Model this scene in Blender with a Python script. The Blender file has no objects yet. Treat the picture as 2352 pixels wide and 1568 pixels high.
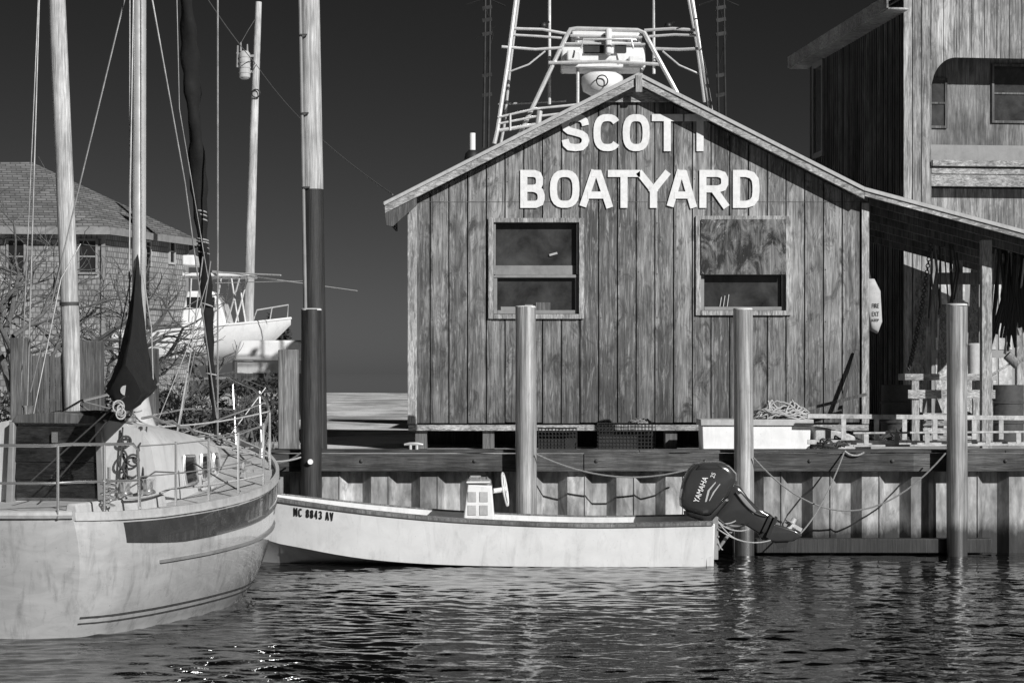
import bpy, math, random
from mathutils import Vector
import bmesh
import numpy as np
random.seed(11)
# ---------------------------------------------------------------- survey helpers
F=4680.0; H=2.28; CX=1176.0; HY=855.0
def X(u,d): return (u-CX)*d/F
def Z(v,d): return H-(v-HY)*d/F
def P(u,v,d): return Vector((X(u,d),d,Z(v,d)))
scene=bpy.context.scene
COL=scene.collection
ORG={}
class M:
    def __init__(s,xf=None): s.v=[];s.f=[];s.xf=xf
    def add(s,vs,fs):
        o=len(s.v)
        for v in vs:
            v=Vector(v); s.v.append(s.xf(v) if s.xf else v)
        s.f+=[[i+o for i in f] for f in fs]; return s
    def hexa(s,p): return s.add(p,[(0,1,2,3),(4,7,6,5),(0,4,5,1),(1,5,6,2),(2,6,7,3),(3,7,4,0)])
    def box(s,x0,x1,y0,y1,z0,z1):
        return s.hexa([(x0,y0,z0),(x1,y0,z0),(x1,y1,z0),(x0,y1,z0),(x0,y0,z1),(x1,y0,z1),(x1,y1,z1),(x0,y1,z1)])
    def beam(s,p0,p1,w,h,up=(0,0,1)):
        p0=Vector(p0);p1=Vector(p1);d=(p1-p0).normalized();up=Vector(up)
        r=d.cross(up)
        if r.length<1e-4: r=d.cross(Vector((0,1,0)))
        r.normalize();u=r.cross(d)
        a=r*w/2;b=u*h/2
        return s.hexa([p0-a-b,p0+a-b,p0+a+b,p0-a+b,p1-a-b,p1+a-b,p1+a+b,p1-a+b])
    def extrude(s,poly,y0,y1):
        n=len(poly)
        vs=[(x,y0,z) for x,z in poly]+[(x,y1,z) for x,z in poly]
        fs=[list(range(n)),list(range(2*n-1,n-1,-1))]+[(i,(i+1)%n,n+(i+1)%n,n+i) for i in range(n)]
        return s.add(vs,fs)
    def loft(s,rings,closed=True,caps=True):
        n=len(rings[0]);vs=[p for r in rings for p in r];fs=[]
        for k in range(len(rings)-1):
            for i in range(n if closed else n-1):
                j=(i+1)%n
                fs.append((k*n+i,k*n+j,(k+1)*n+j,(k+1)*n+i))
        if caps: fs.append(list(range(n)));fs.append(list(range(len(vs)-1,len(vs)-n-1,-1)))
        return s.add(vs,fs)
    def tube(s,pts,r,n=8,caps=True):
        pts=[Vector(p) for p in pts]
        if not isinstance(r,(list,tuple)): r=[r]*len(pts)
        rings=[];nrm=None
        for i,p in enumerate(pts):
            t=(pts[min(i+1,len(pts)-1)]-pts[max(i-1,0)])
            if t.length<1e-9: t=Vector((0,0,1))
            t.normalize()
            if nrm is None:
                nrm=t.cross(Vector((0,0,1)) if abs(t.z)<.9 else Vector((1,0,0))).normalized()
            else:
                nrm=(nrm-t*nrm.dot(t))
                nrm=nrm.normalized() if nrm.length>1e-6 else t.cross(Vector((1,0,0.1))).normalized()
            b=t.cross(nrm)
            rings.append([p+(nrm*math.cos(a)+b*math.sin(a))*r[i] for a in [2*math.pi*k/n for k in range(n)]])
        return s.loft(rings,True,caps)
    def ball(s,c,r,sc=(1,1,1),n=14,m=9):
        c=Vector(c);rings=[]
        for j in range(m+1):
            ph=-math.pi/2+math.pi*(j+.02)/(m+.04)
            rings.append([c+Vector((math.cos(ph)*math.cos(2*math.pi*k/n)*r*sc[0],math.cos(ph)*math.sin(2*math.pi*k/n)*r*sc[1],math.sin(ph)*r*sc[2])) for k in range(n)])
        return s.loft(rings)
    def torus(s,c,ax,R,r,n=24,m=6,a0=0,a1=2*math.pi):
        c=Vector(c);ax=Vector(ax).normalized();e=ax.cross(Vector((0,0,1)) if abs(ax.z)<.9 else Vector((1,0,0))).normalized();g=ax.cross(e)
        pts=[c+(e*math.cos(a0+(a1-a0)*k/n)+g*math.sin(a0+(a1-a0)*k/n))*R for k in range(n+1)]
        return s.tube(pts,r,m)
    def pillow(s,poly,yc,ht,prof=((-1,.72),(-.93,.88),(-.7,.98),(0,1),(.7,.98),(.93,.88),(1,.72))):
        cx=sum(p[0] for p in poly)/len(poly);cz=sum(p[1] for p in poly)/len(poly)
        return s.loft([[(cx+(x-cx)*k,yc+o*ht,cz+(z-cz)*k) for x,z in poly] for o,k in prof])
def mk(name,mb,mat,parent=None,label=None,cat=None,group=None,kind=None,smooth=True,bevel=0,ang=38):
    vs=mb.v
    mn=Vector([min(v[i] for v in vs) for i in range(3)]);mx=Vector([max(v[i] for v in vs) for i in range(3)])
    o=Vector(((mn.x+mx.x)/2,(mn.y+mx.y)/2,mn.z))
    if kind=="structure": o=Vector((0,0,0))
    me=bpy.data.meshes.new(name)
    me.from_pydata([v-o for v in vs],[],mb.f)
    bm=bmesh.new();bm.from_mesh(me);bmesh.ops.recalc_face_normals(bm,faces=bm.faces);bm.to_mesh(me);bm.free()
    if smooth:
        me.polygons.foreach_set("use_smooth",[True]*len(me.polygons));me.set_sharp_from_angle(angle=math.radians(ang))
    me.materials.append(mat)
    ob=bpy.data.objects.new(name,me);COL.objects.link(ob)
    ORG[ob.name]=o
    if parent: ob.parent=parent;ob.location=o-ORG[parent.name]
    else: ob.location=o
    if bevel:
        b=ob.modifiers.new("bevel","BEVEL");b.width=bevel;b.segments=2;b.limit_method='ANGLE';b.angle_limit=math.radians(40)
    if label: ob["label"]=label
    if cat and not parent: ob["category"]=cat
    if group and not parent: ob["group"]=group
    if kind: ob["kind"]=kind
    return ob
def thing(name,base,label,cat,group=None):
    ob=bpy.data.objects.new(name,None);ob.empty_display_size=.2;COL.objects.link(ob);ob.location=Vector(base);ORG[ob.name]=Vector(base)
    ob["label"]=label;ob["category"]=cat
    if group: ob["group"]=group
    return ob
def text_into(mb,s,O,ex,ey,w,h,thick=.004,off=.0):
    cu=bpy.data.curves.new("t",'FONT');cu.body=s;cu.extrude=.05;cu.offset=off;cu.resolution_u=5
    ob=bpy.data.objects.new("t",cu);COL.objects.link(ob);bpy.context.view_layer.update()
    me=bpy.data.meshes.new_from_object(ob.evaluated_get(bpy.context.evaluated_depsgraph_get()))
    co=[v.co.copy() for v in me.vertices];fs=[list(p.vertices) for p in me.polygons]
    bpy.data.objects.remove(ob);bpy.data.curves.remove(cu);bpy.data.meshes.remove(me)
    x0=min(c.x for c in co);x1=max(c.x for c in co);y0=min(c.y for c in co);y1=max(c.y for c in co)
    O=Vector(O);ex=Vector(ex).normalized();ey=Vector(ey).normalized();nz=ex.cross(ey)
    mb.add([O+ex*((c.x-x0)/(x1-x0)*w)+ey*((c.y-y0)/(y1-y0)*h)+nz*((c.z+.05)*10*thick) for c in co],fs)
# block letters cut from board: centre-line strokes in a unit box
def ell(a0,a1,n=22,p=2.7):
    o=[]
    for i in range(n+1):
        a=math.radians(a0+(a1-a0)*i/n);c=math.cos(a);s=math.sin(a)
        o.append((.5+.5*math.copysign(abs(c)**(2/p),c),.5+.5*math.copysign(abs(s)**(2/p),s)))
    return o
GL={'S':[([(1,.74),(.95,.88),(.8,.975),(.5,1),(.2,.975),(.05,.88),(0,.76),(.05,.64),(.2,.56),(.5,.51),(.8,.45),(.95,.37),(1,.25),(.95,.12),(.8,.025),(.5,0),(.2,.025),(.05,.12),(0,.27)],0,0)],
'C':[(ell(38,322),0,0)],'O':[(ell(0,360),1,0)],'T':[([(0,1),(1,1)],0,1),([(.5,1),(.5,0)],0,2)],
'B':[([(0,0),(0,1)],0,1),([(0,1),(.6,1),(.82,.95),(.9,.84),(.9,.67),(.82,.57),(.6,.52),(0,.52)],0,0),([(.5,.52),(.7,.5),(.93,.42),(1,.3),(1,.18),(.93,.06),(.7,0),(0,0)],0,0)],
'A':[([(-.02,0),(.40,1)],0,1),([(.60,1),(1.02,0)],0,1),([(.3,1),(.7,1)],0,0),([(.15,.3),(.85,.3)],0,0)],
'Y':[([(-.02,1),(.5,.46)],0,1),([(1.02,1),(.5,.46)],0,1),([(.5,.5),(.5,0)],0,2)],
'R':[([(0,0),(0,1)],0,1),([(0,1),(.7,1),(.92,.95),(1,.84),(1,.66),(.92,.55),(.7,.5),(0,.5)],0,0),([(.5,.5),(1,0)],0,2)],
'D':[([(0,0),(0,1)],0,1),([(0,1),(.5,1),(.8,.94),(.96,.8),(1,.6),(1,.4),(.96,.2),(.8,.06),(.5,0),(0,0)],0,0)],
'N':[([(0,0),(0,1)],0,1),([(0,1),(1,0)],0,0),([(1,0),(1,1)],0,1)],'V':[([(0,1),(.5,0)],0,1),([(1,1),(.5,0)],0,1)],
'8':[([(.5,1),(.15,.95),(.03,.78),(.15,.6),(.5,.53),(.85,.6),(.97,.78),(.85,.95),(.5,1)],1,0),([(.5,.53),(.12,.45),(0,.26),(.12,.06),(.5,0),(.88,.06),(1,.26),(.88,.45),(.5,.53)],1,0)],
'4':[([(.75,0),(.75,1)],0,1),([(.72,1),(0,.3)],0,0),([(0,.28),(1,.28)],0,0)],
'3':[([(.03,.85),(.2,.97),(.5,1),(.85,.94),(.97,.77),(.85,.6),(.45,.53)],0,0),([(.45,.53),(.88,.45),(1,.26),(.88,.06),(.5,0),(.15,.04),(0,.18)],0,0)]}
def ribbon(g,pts,closed,t,y0,y1):
    n=len(pts);pts=[Vector((p[0],p[1])) for p in pts]
    if closed: pts=pts[:-1];n-=1
    Lp=[];Rp=[]
    for i in range(n):
        a=pts[(i-1)%n] if (closed or i>0) else None;b=pts[(i+1)%n] if (closed or i<n-1) else None
        d1=(pts[i]-a).normalized() if a is not None else (b-pts[i]).normalized();d2=(b-pts[i]).normalized() if b is not None else d1
        tn=(d1+d2).normalized();nn=Vector((-tn.y,tn.x));k=1/max(.6,nn.dot(Vector((-d1.y,d1.x))))
        Lp.append(pts[i]+nn*t/2*k);Rp.append(pts[i]-nn*t/2*k)
    vs=[(p.x,y0,p.y) for p in Lp]+[(p.x,y0,p.y) for p in Rp]+[(p.x,y1,p.y) for p in Lp]+[(p.x,y1,p.y) for p in Rp]
    fs=[]
    for i in range(n if closed else n-1):
        j=(i+1)%n;fs+=[(i,j,n+j,n+i),(2*n+i,3*n+i,3*n+j,2*n+j),(i,2*n+i,2*n+j,j),(n+i,n+j,3*n+j,3*n+i)]
    if not closed: fs+=[(0,n,3*n,2*n),(n-1,3*n-1,4*n-1,2*n-1)]
    g.add(vs,fs)
def glyph(g,ch,x,z,w,h,t,yf,th=.02,st=.0012):
    q=t/2
    for k,(pts,cl,ext) in enumerate(GL[ch]):
        pp=[(x+q+(w-t)*a,z+q+(h-t)*b) for a,b in pts]
        if ext:
            a=Vector(pp[0]);b=Vector(pp[-1]);d=(b-a).normalized()*q
            if ext==1: pp[0]=tuple(a-d)
            pp[-1]=tuple(b+d)
            if ch=='A' or ch=='Y': pp[0]=tuple(a-d*.6)
        ribbon(g,pp,cl,t,yf-th-st*k,yf)
def cr(tab,s):
    n=len(tab)
    if s<=tab[0][0]: return list(tab[0][1:])
    if s>=tab[-1][0]: return list(tab[-1][1:])
    for i in range(n-1):
        if s<=tab[i+1][0]: break
    a=tab[max(i-1,0)];b=tab[i];c=tab[i+1];d=tab[min(i+2,n-1)]
    L=c[0]-b[0];t=(s-b[0])/L;out=[]
    for k in range(1,len(b)):
        mb_=(c[k]-a[k])/(c[0]-a[0])*L; mc=(d[k]-b[k])/(d[0]-b[0])*L
        out.append((2*t**3-3*t*t+1)*b[k]+(t**3-2*t*t+t)*mb_+(-2*t**3+3*t*t)*c[k]+(t**3-t*t)*mc)
    return out
def sag(p0,p1,dz,n=16):
    p0=Vector(p0);p1=Vector(p1)
    return [p0.lerp(p1,i/n)-Vector((0,0,dz*4*(i/n)*(1-i/n))) for i in range(n+1)]
# ---------------------------------------------------------------- materials
class NT:
    def __init__(s,name):
        s.m=bpy.data.materials.new(name);s.m.use_nodes=True;s.t=s.m.node_tree;s.b=s.t.nodes["Principled BSDF"]
        s.vec=s.n("ShaderNodeTexCoord").outputs["Object"]
    def n(s,t): return s.t.nodes.new(t)
    def l(s,a,b): s.t.links.new(a,b)
    def setin(s,node,i,v):
        if isinstance(v,(int,float)): node.inputs[i].default_value=v
        else: s.l(v,node.inputs[i])
    def mp(s,sc,vec=None):
        n=s.n("ShaderNodeMapping");s.l(vec or s.vec,n.inputs[0]);n.inputs["Scale"].default_value=sc;return n.outputs[0]
    def noise(s,vec,scale,det=5,rough=.6,dist=0):
        n=s.n("ShaderNodeTexNoise");s.l(vec,n.inputs["Vector"]);n.inputs["Scale"].default_value=scale;n.inputs["Detail"].default_value=det
        n.inputs["Roughness"].default_value=rough;n.inputs["Distortion"].default_value=dist;return n.outputs[0]
    def mr(s,v,a,b,c,d):
        n=s.n("ShaderNodeMapRange");s.setin(n,0,v)
        for i,x in enumerate((a,b,c,d)): s.setin(n,i+1,x)
        return n.outputs[0]
    def ma(s,op,a,b=0.0):
        n=s.n("ShaderNodeMath");n.operation=op;s.setin(n,0,a);s.setin(n,1,b);return n.outputs[0]
    def mix(s,f,a,b):
        n=s.n("ShaderNodeMix");n.data_type='FLOAT';s.setin(n,0,f);s.setin(n,2,a);s.setin(n,3,b);return n.outputs[0]
    def bump(s,h,st,dist=.01):
        n=s.n("ShaderNodeBump");n.inputs["Strength"].default_value=st;n.inputs["Distance"].default_value=dist;s.l(h,n.inputs["Height"]);s.l(n.outputs[0],s.b.inputs["Normal"])
    def fin(s,col,rough,metal=0):
        s.setin(s.b,"Base Color",(col if not isinstance(col,(int,float)) else s.ma('ADD',col,0.0)));s.setin(s.b,"Roughness",rough);s.b.inputs["Metallic"].default_value=metal;return s.m
    def offset(s,k=30):
        oi=s.n("ShaderNodeObjectInfo");c=s.n("ShaderNodeCombineXYZ");r=s.ma('MULTIPLY',oi.outputs["Random"],float(k))
        for i in range(3): s.l(r,c.inputs[i])
        a=s.n("ShaderNodeVectorMath");a.operation='ADD';s.l(s.vec,a.inputs[0]);s.l(c.outputs[0],a.inputs[1]);s.vec=a.outputs[0]
def wood(name,lo,hi,grain=(26,26,1.6),pitch=0,axis=0,stain=.5,rough=.85,bump=.5,flecks=0,mold=0,dist=.8,tint=.35,off=True,knots=0,tide=None,coat=0,swirl=0,low=None,fine=.4):
    t=NT(name);raw=t.vec
    if off: t.offset()
    g=t.noise(t.mp(grain),1,9,.68,dist)
    base=t.mr(g,.34,.66,lo,hi)
    f=t.noise(t.mp(tuple(k*3.5 for k in grain)),1,3,.6)
    base=t.ma('MULTIPLY',base,t.mr(f,.3,.7,1-fine,1+fine))
    sp=t.n("ShaderNodeSeparateXYZ");t.l(raw,sp.inputs[0])
    if pitch:
        fl=t.ma('FLOOR',t.ma('DIVIDE',sp.outputs[axis],pitch))
        w=t.n("ShaderNodeTexWhiteNoise");w.noise_dimensions='1D';t.l(fl,w.inputs["W"])
        base=t.ma('MULTIPLY',base,t.mr(w.outputs[0],0,1,1-tint,1+tint*.6))
    if swirl:
        cb=t.n("ShaderNodeCombineXYZ");t.l(sp.outputs[0],cb.inputs[0]);t.l(sp.outputs[2],cb.inputs[2])
        if pitch: t.l(t.ma('MULTIPLY',fl,.37),cb.inputs[1])
        sv=t.noise(t.mp((3.4,1,.45),cb.outputs[0]),1,2,.5,.2)
        wv=t.ma('SINE',t.ma('MULTIPLY',sv,210.0))
        am=t.mr(t.noise(t.mp((1,1,.7)),2.1,3,.5),.45,.62,0,swirl)
        base=t.ma('MULTIPLY',base,t.ma('ADD',t.ma('MULTIPLY',wv,am),1.0))
    bl=t.noise(t.mp((1,1,.6)),1.7,4,.6,.4)
    base=t.ma('MULTIPLY',base,t.mr(bl,.35,.65,1-stain,1.12))
    if flecks:
        fk=t.noise(t.mp(tuple(k*1.3 if k>5 else k*3 for k in grain)),1,7,.72,.5)
        base=t.mix(t.ma('MULTIPLY',t.mr(fk,.54,.66,0,1),flecks),base,hi*1.4)
    if mold:
        mo=t.noise(t.mp((5,5,2.2)),1,8,.7,1.0)
        base=t.mix(t.ma('MINIMUM',t.ma('MULTIPLY',t.mr(mo,.52,.66,0,1),mold),1.0),base,lo*.5)
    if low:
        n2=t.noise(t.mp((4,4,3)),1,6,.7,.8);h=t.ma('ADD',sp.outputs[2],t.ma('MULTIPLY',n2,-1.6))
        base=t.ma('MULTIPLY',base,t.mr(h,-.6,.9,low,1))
    if knots:
        vo=t.n("ShaderNodeTexVoronoi");t.l(t.mp((2.2,2.2,1.1)),vo.inputs["Vector"]);vo.inputs["Scale"].default_value=1.6
        base=t.mix(t.mr(vo.outputs["Distance"],.02,.07,knots,0),base,lo*.4)
    if tide is not None:
        n3=t.noise(t.mp((6,6,2)),1,6,.7);h=t.ma('SUBTRACT',sp.outputs[2],t.ma('MULTIPLY',n3,.35))
        base=t.ma('MULTIPLY',base,t.mr(h,tide-.2,tide-.04,.12,1))
    t.bump(t.ma('ADD',g,t.ma('MULTIPLY',f,.5)),bump,.012)
    if coat:
        t.b.inputs["Coat Roughness"].default_value=.38;t.b.inputs["Coat IOR"].default_value=2.6
        t.l(t.mr(g,.4,.62,coat*.35,coat),t.b.inputs["Coat Weight"])
    return t.fin(base,t.mr(g,.3,.7,min(1,rough+.08),rough-.08))
def plain(name,c,rough=.5,metal=0,var=.15,scale=6,grime=0,bump=0,coat=0):
    t=NT(name);t.offset()
    n=t.noise(t.vec,scale,6,.65,.3)
    base=t.ma('MULTIPLY',t.mr(n,.3,.7,1-var,1+var),c)
    if grime:
        g=t.noise(t.mp((3,3,.7)),2.2,8,.72,.6)
        base=t.mix(t.ma('MULTIPLY',t.mr(g,.5,.72,0,1),grime),base,c*.35)
        d=t.noise(t.vec,38,3,.6)
        base=t.mix(t.mr(d,.66,.72,0,grime*.8),base,c*.3)
    if bump: t.bump(n,bump,.01)
    if coat: t.b.inputs["Coat Weight"].default_value=coat
    return t.fin(base,t.mr(n,.3,.7,max(.02,rough*.8),min(1,rough*1.25)),metal)
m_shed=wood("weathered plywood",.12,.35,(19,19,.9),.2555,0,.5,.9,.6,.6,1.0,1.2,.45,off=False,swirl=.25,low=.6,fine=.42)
m_trim=wood("weathered trim",.12,.55,(8,30,30),0,0,.4,.85,.6,.5,.4)
m_trimv=wood("weathered vertical trim",.12,.52,(30,30,3),0,0,.4,.85,.6,.5,.4)
m_pole=wood("bleached pole wood",.28,.66,(34,34,.9),0,0,.3,.75,.6,0,.2,.5)
m_poledark=wood("dark timber and pole shade",.012,.04,(34,34,.9),0,0,.3,.6,.5,0,0,.5)  # dark timber colour; on the dock pole it stands in for shade
m_pile=wood("piling wood",.10,.50,(30,30,.6),0,0,.25,.5,.35,.2,.3,.6,knots=.8,tide=1.15,coat=1,fine=.4)
m_pcap=plain("pale piling cap",.6,.8,0,.2,20,.3)
m_pileshade=wood("piling wood with painted shade",.012,.06,(22,22,.7),0,0,.35,.45,.7,0,0,.6,knots=.8,tide=1.15)  # whole piling coloured dark in place of a cast shadow
m_post=wood("dark post wood",.05,.16,(26,26,1.2),0,0,.5,.85,.6)
m_whale=wood("bulkhead timber",.03,.14,(1.2,16,22),2.4,0,.5,.75,.8,.15,.3,1.3,.4,off=False)
m_white=plain("white paint",.75,.45,0,.08,4,.25)
m_sign=plain("white letter paint",.72,.6,0,.12,14,.3)
m_gel=plain("white gelcoat",.76,.28,0,.08,2,.3,coat=.4)
m_chrome=plain("polished steel",.9,.16,.85,.06,9)
m_tower=plain("brushed tower tubing",.7,.28,.4,.06,9)
m_alu=plain("aluminium",.78,.3,.55,.1,5)
m_black=plain("black rubber",.015,.5)
m_cloth=plain("dark canvas",.006,.95,0,.4,9,0,.7)
m_glass=plain("dark glass",.02,.05)
m_glassw=plain("grey reflection glass",.04,.12,0,.7,2.5)  # uneven grey base colour imitates reflections in the panes
m_rope=plain("rope",.38,.9,0,.35,60,0,.5)
m_roped=plain("dark rope",.05,.9,0,.35,60)
m_cable=plain("stay cable",.45,.4,.6)
m_grey=plain("grey paint",.22,.5,0,.2,5,.3)
m_mid=plain("faded deck paint",.42,.7,0,.15,12,.45)
m_ladder=plain("weathered white ladder paint",.45,.7,0,.35,14,.95)
m_iron=plain("rusty iron",.05,.7,0,.4,20)
m_sheet=wood("sheet piling",.22,.5,(3,3,.9),0,0,.5,.5,.3,0,.7,.6,tide=.86)
m_corr=wood("dark tin siding",.03,.10,(30,30,.5),0,0,.6,.7,.4,.2,.0,.4)
m_bark=plain("bark",.10,.9,0,.6,14,0,.6)
m_leaf=plain("evergreen leaves",.03,.8,0,.6,3)
m_reed=plain("dry grass",.16,.9,0,.5,4)
# ---------------------------------------------------------------- world, sun, camera
SAZ=math.radians(35);SEL=math.radians(27.5)
w=bpy.data.worlds.new("World");scene.world=w;w.use_nodes=True;nt=w.node_tree
bg=nt.nodes["Background"];sky=nt.nodes.new("ShaderNodeTexSky");sky.sky_type='NISHITA';sky.sun_disc=False
sky.sun_elevation=SEL;sky.sun_rotation=math.pi-SAZ;sky.air_density=1.0;sky.dust_density=.3;sky.ozone_density=1.5
sep=nt.nodes.new("ShaderNodeSeparateColor");nt.links.new(sky.outputs[0],sep.inputs[0])
def wm(op,a,b):
    n=nt.nodes.new("ShaderNodeMath");n.operation=op;nt.links.new(a,n.inputs[0]);n.inputs[1].default_value=b;return n.outputs[0]
v=wm('POWER',sep.outputs[0],1.7);v=wm('MULTIPLY',v,.024);v=wm('MINIMUM',v,4.0)
nt.links.new(v,bg.inputs[0]);bg.inputs[1].default_value=.1
sl=bpy.data.lights.new("sun",'SUN');sl.energy=5.0;sl.angle=math.radians(.5);sl.color=(1,.995,.985)
so=bpy.data.objects.new("sun",sl);COL.objects.link(so)
tos=Vector((math.sin(SAZ)*math.cos(SEL),-math.cos(SAZ)*math.cos(SEL),math.sin(SEL)))
so.rotation_euler=tos.to_track_quat('Z','Y').to_euler();so.location=(10,-10,20)
cam=bpy.data.cameras.new("camera");co=bpy.data.objects.new("camera",cam);COL.objects.link(co)
cam.lens=F/2352*36;cam.sensor_width=36;cam.shift_y=(HY-784)/2352;cam.clip_end=9000;co.location=(0,0,H);co.rotation_euler=(math.pi/2,0,0);scene.camera=co
scene.view_settings.view_transform='Standard';scene.view_settings.look='None';scene.view_settings.exposure=0
# ---------------------------------------------------------------- water: real ripples in the harbour, flat sheet to the horizon
t=NT("harbour water")
c=t.noise(t.mp((.8,1.2,1)),18,2,.5)
t.bump(c,1,.0016)
t.b.inputs["IOR"].default_value=1.42;m_water=t.fin(.003,.01)
rs=np.random.RandomState(5)
wx0,wx1,wy0,wy1=-8.4,8.4,11.5,26.2;dx=.030;dy=.026
gx=np.linspace(wx0,wx1,int((wx1-wx0)/dx)+1);gy=np.linspace(wy0,wy1,int((wy1-wy0)/dy)+1)
GX,GY=np.meshgrid(gx,gy)
wobx=GX+.12*np.sin(GY*1.3+.7*np.sin(GX*.9))+.05*np.sin(GY*3.1+GX*1.7);woby=GY+.12*np.sin(GX*1.1+1.3)+.05*np.sin(GX*2.7+GY*2.2)
hgt=np.zeros_like(GX)
for i in range(72):
    lam=.125*(6.0**(rs.rand()**1.4));k=2*np.pi/lam
    an_=np.pi/2+rs.normal(0,.50)
    sl_=.0185*(1.2 if lam<.35 else .8)
    hgt+=sl_/k*np.sin(k*(wobx*np.cos(an_)+woby*np.sin(an_))+rs.rand()*6.283)
env=.8+.22*np.sin(GX*.55+1.2*np.sin(GY*.35))*np.sin(GY*.8+.9*np.sin(GX*.4))+.08*np.sin(GX*1.7+GY*1.1)
hgt=hgt*env
fade=np.clip((GX-wx0)/.8,0,1)*np.clip((wx1-GX)/.8,0,1)*np.clip((GY-wy0)/.6,0,1)*np.clip((wy1-GY)/.2,0,1)
hgt*=fade
ny_,nx_=GX.shape
V=np.stack([GX.ravel(),GY.ravel(),hgt.ravel()],1).tolist()
idx=np.arange(nx_*ny_).reshape(ny_,nx_)
Fq=np.stack([idx[:-1,:-1].ravel(),idx[:-1,1:].ravel(),idx[1:,1:].ravel(),idx[1:,:-1].ravel()],1).tolist()
nb=len(V)
V+=[(-4000,-60,0),(4000,-60,0),(4000,wy0,0),(-4000,wy0,0),(-4000,wy1,0),(4000,wy1,0),(4000,6000,0),(-4000,6000,0),(wx0,wy0,0),(wx0,wy1,0),(wx1,wy0,0),(wx1,wy1,0)]
Fq+=[[nb,nb+1,nb+2,nb+3],[nb+4,nb+5,nb+6,nb+7],[nb+3,nb+8,nb+9,nb+4],[nb+10,nb+2,nb+5,nb+11]]
me=bpy.data.meshes.new("water");me.from_pydata(V,[],Fq);me.polygons.foreach_set("use_smooth",[True]*len(me.polygons));me.materials.append(m_water);me.update()
wo=bpy.data.objects.new("water",me);wo["kind"]="structure";COL.objects.link(wo)
# ---------------------------------------------------------------- ground
t=NT("sand and gravel")
a=t.noise(t.vec,.35,6,.65,.3);b=t.noise(t.vec,22,5,.75);c=t.noise(t.mp((.5,.22,1)),1.2,6,.65,.4)
col=t.ma('MULTIPLY',t.mr(b,.3,.7,.5,.85),t.mr(a,.35,.65,.75,1.1));col=t.ma('MULTIPLY',col,t.mr(c,.42,.58,.5,1.1))
t.bump(b,.5,.02);m_sand=t.fin(col,.95)
g=M();nx,ny=60,50
ys=[26.02+ (136-26.02)*(j/ny)**1.6 for j in range(ny+1)]
vs=[]
for j,y in enumerate(ys):
    for i in range(nx+1):
        x=-150+300*i/nx
        z=1.235+.02*math.sin(x*.6+y*.4)*min(1,(y-26)/15)-.12*min(1,max(0,(y-30)/80))
        if y>118: z-=(y-118)/18*1.7
        vs.append((x,y,z))
g.add(vs,[(j*(nx+1)+i,j*(nx+1)+i+1,(j+1)*(nx+1)+i+1,(j+1)*(nx+1)+i) for j in range(ny) for i in range(nx)])
mk("ground",g,m_sand,kind="structure")
g=M();rnd=random.Random(77)
for _ in range(1500):
    y=27.3+rnd.random()**1.6*45;u=rnd.uniform(20,700);x=X(u,y)
    for k in range(2):
        h=rnd.uniform(.05,.22);dx=rnd.uniform(-.08,.08);dy=rnd.uniform(-.05,.05);w_=.008+y*.0002
        g.add([(x-w_,y,1.1),(x+w_,y,1.1),(x+dx,y+dy,1.2+h)],[(0,1,2)]);x+=rnd.uniform(-.1,.1)
ob=mk("grass",g,m_reed,label="sparse dry grass tufts on the sandy shore",cat="grass",smooth=False);ob["kind"]="stuff"
# ---------------------------------------------------------------- bulkhead
bk=thing("bulkhead",(0,25.8,-.5),"sheet-pile harbour wall with weathered timber cap boards","harbour wall")
g=M();prof=[];x=-12.0
while x<12.5:
    prof+=[(x,25.88),(x+.18,25.88),(x+.30,25.74),(x+.51,25.74),(x+.52,25.722),(x+.53,25.74),(x+.615,25.88)]
    x+=.62
g.loft([[(px,py,-.6) for px,py in prof],[(px,py,1.10) for px,py in prof]],False,False)
mk("wall",g,m_sheet,bk,smooth=False)
g=M();xs=[-12,-7.4,-4.05,.9,5.5,9,12.5]
for i in range(6): g.box(xs[i]+.004,xs[i+1]-.004,25.62,25.715,1.035,1.255+.008*(i%2))
mk("timber_beam",g,m_whale,bk,bevel=.008)
g=M()
for i in range(6): g.box(xs[i]+.7,xs[i+1]+.696,25.60,26.05,1.27,1.305)
mk("cap_board",g,m_whale,bk,bevel=.008)
mk("fender_timber",M().box(X(1735,25.6),X(2275,25.6),25.5,25.68,.02,.20),m_poledark,bk,bevel=.01,label="dark wet timber at the waterline")
for u in (830,1370,1620,1860,2050,2310,1090): mk("bolt",M().ball(P(u,1058,25.61),.024,(1,.6,1),8,5),m_iron,bk)
# pilings
def piling(u0,u1,vtop,mat,label,d=25.42):
    r=(u1-u0)/2*d/F;x=X((u0+u1)/2,d);zt=Z(vtop,d);g=M();rings=[];n=32
    ph=random.random()*6;zs=[-.8]+[-.1+(zt+.1)*k/24 for k in range(25)]
    lean=random.uniform(-.01,.01);rn=[random.uniform(-.02,.02) for _ in range(n)]
    for z in zs:
        rings.append([(x+lean*(z-zt)+math.cos(a)*r*(1+rn[i]+.02*math.sin(z*3+ph+a*2)-.01*z),d+math.sin(a)*r*(1+rn[i]+.02*math.sin(z*2+a*3)),z+(.012*math.sin(a+ph) if z==zs[-1] else 0)) for i,a in enumerate([2*math.pi*k/n for k in range(n)])])
    g.loft(rings)
    p=mk("dock_piling",g,mat,label=label,cat="piling",group="mooring pilings along the harbour wall",ang=60,bevel=.008)
    mk("piling_cap",M().tube([(x,d,zt-.004),(x,d,zt+.014),(x,d,zt+.02)],[r*.99,r*.97,r*.9],24),m_pcap,p)
piling(691,739,712,m_pileshade,"round piling in painted-on shade beside a short square post")
piling(1183,1231,706,m_pile,"sunlit round wooden piling standing behind the white skiff")
piling(1684,1729,711,m_pile,"sunlit round wooden piling next to the tilted outboard motor")
piling(2174,2222,701,m_pile,"sunlit round wooden piling in front of the ladders")
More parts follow.
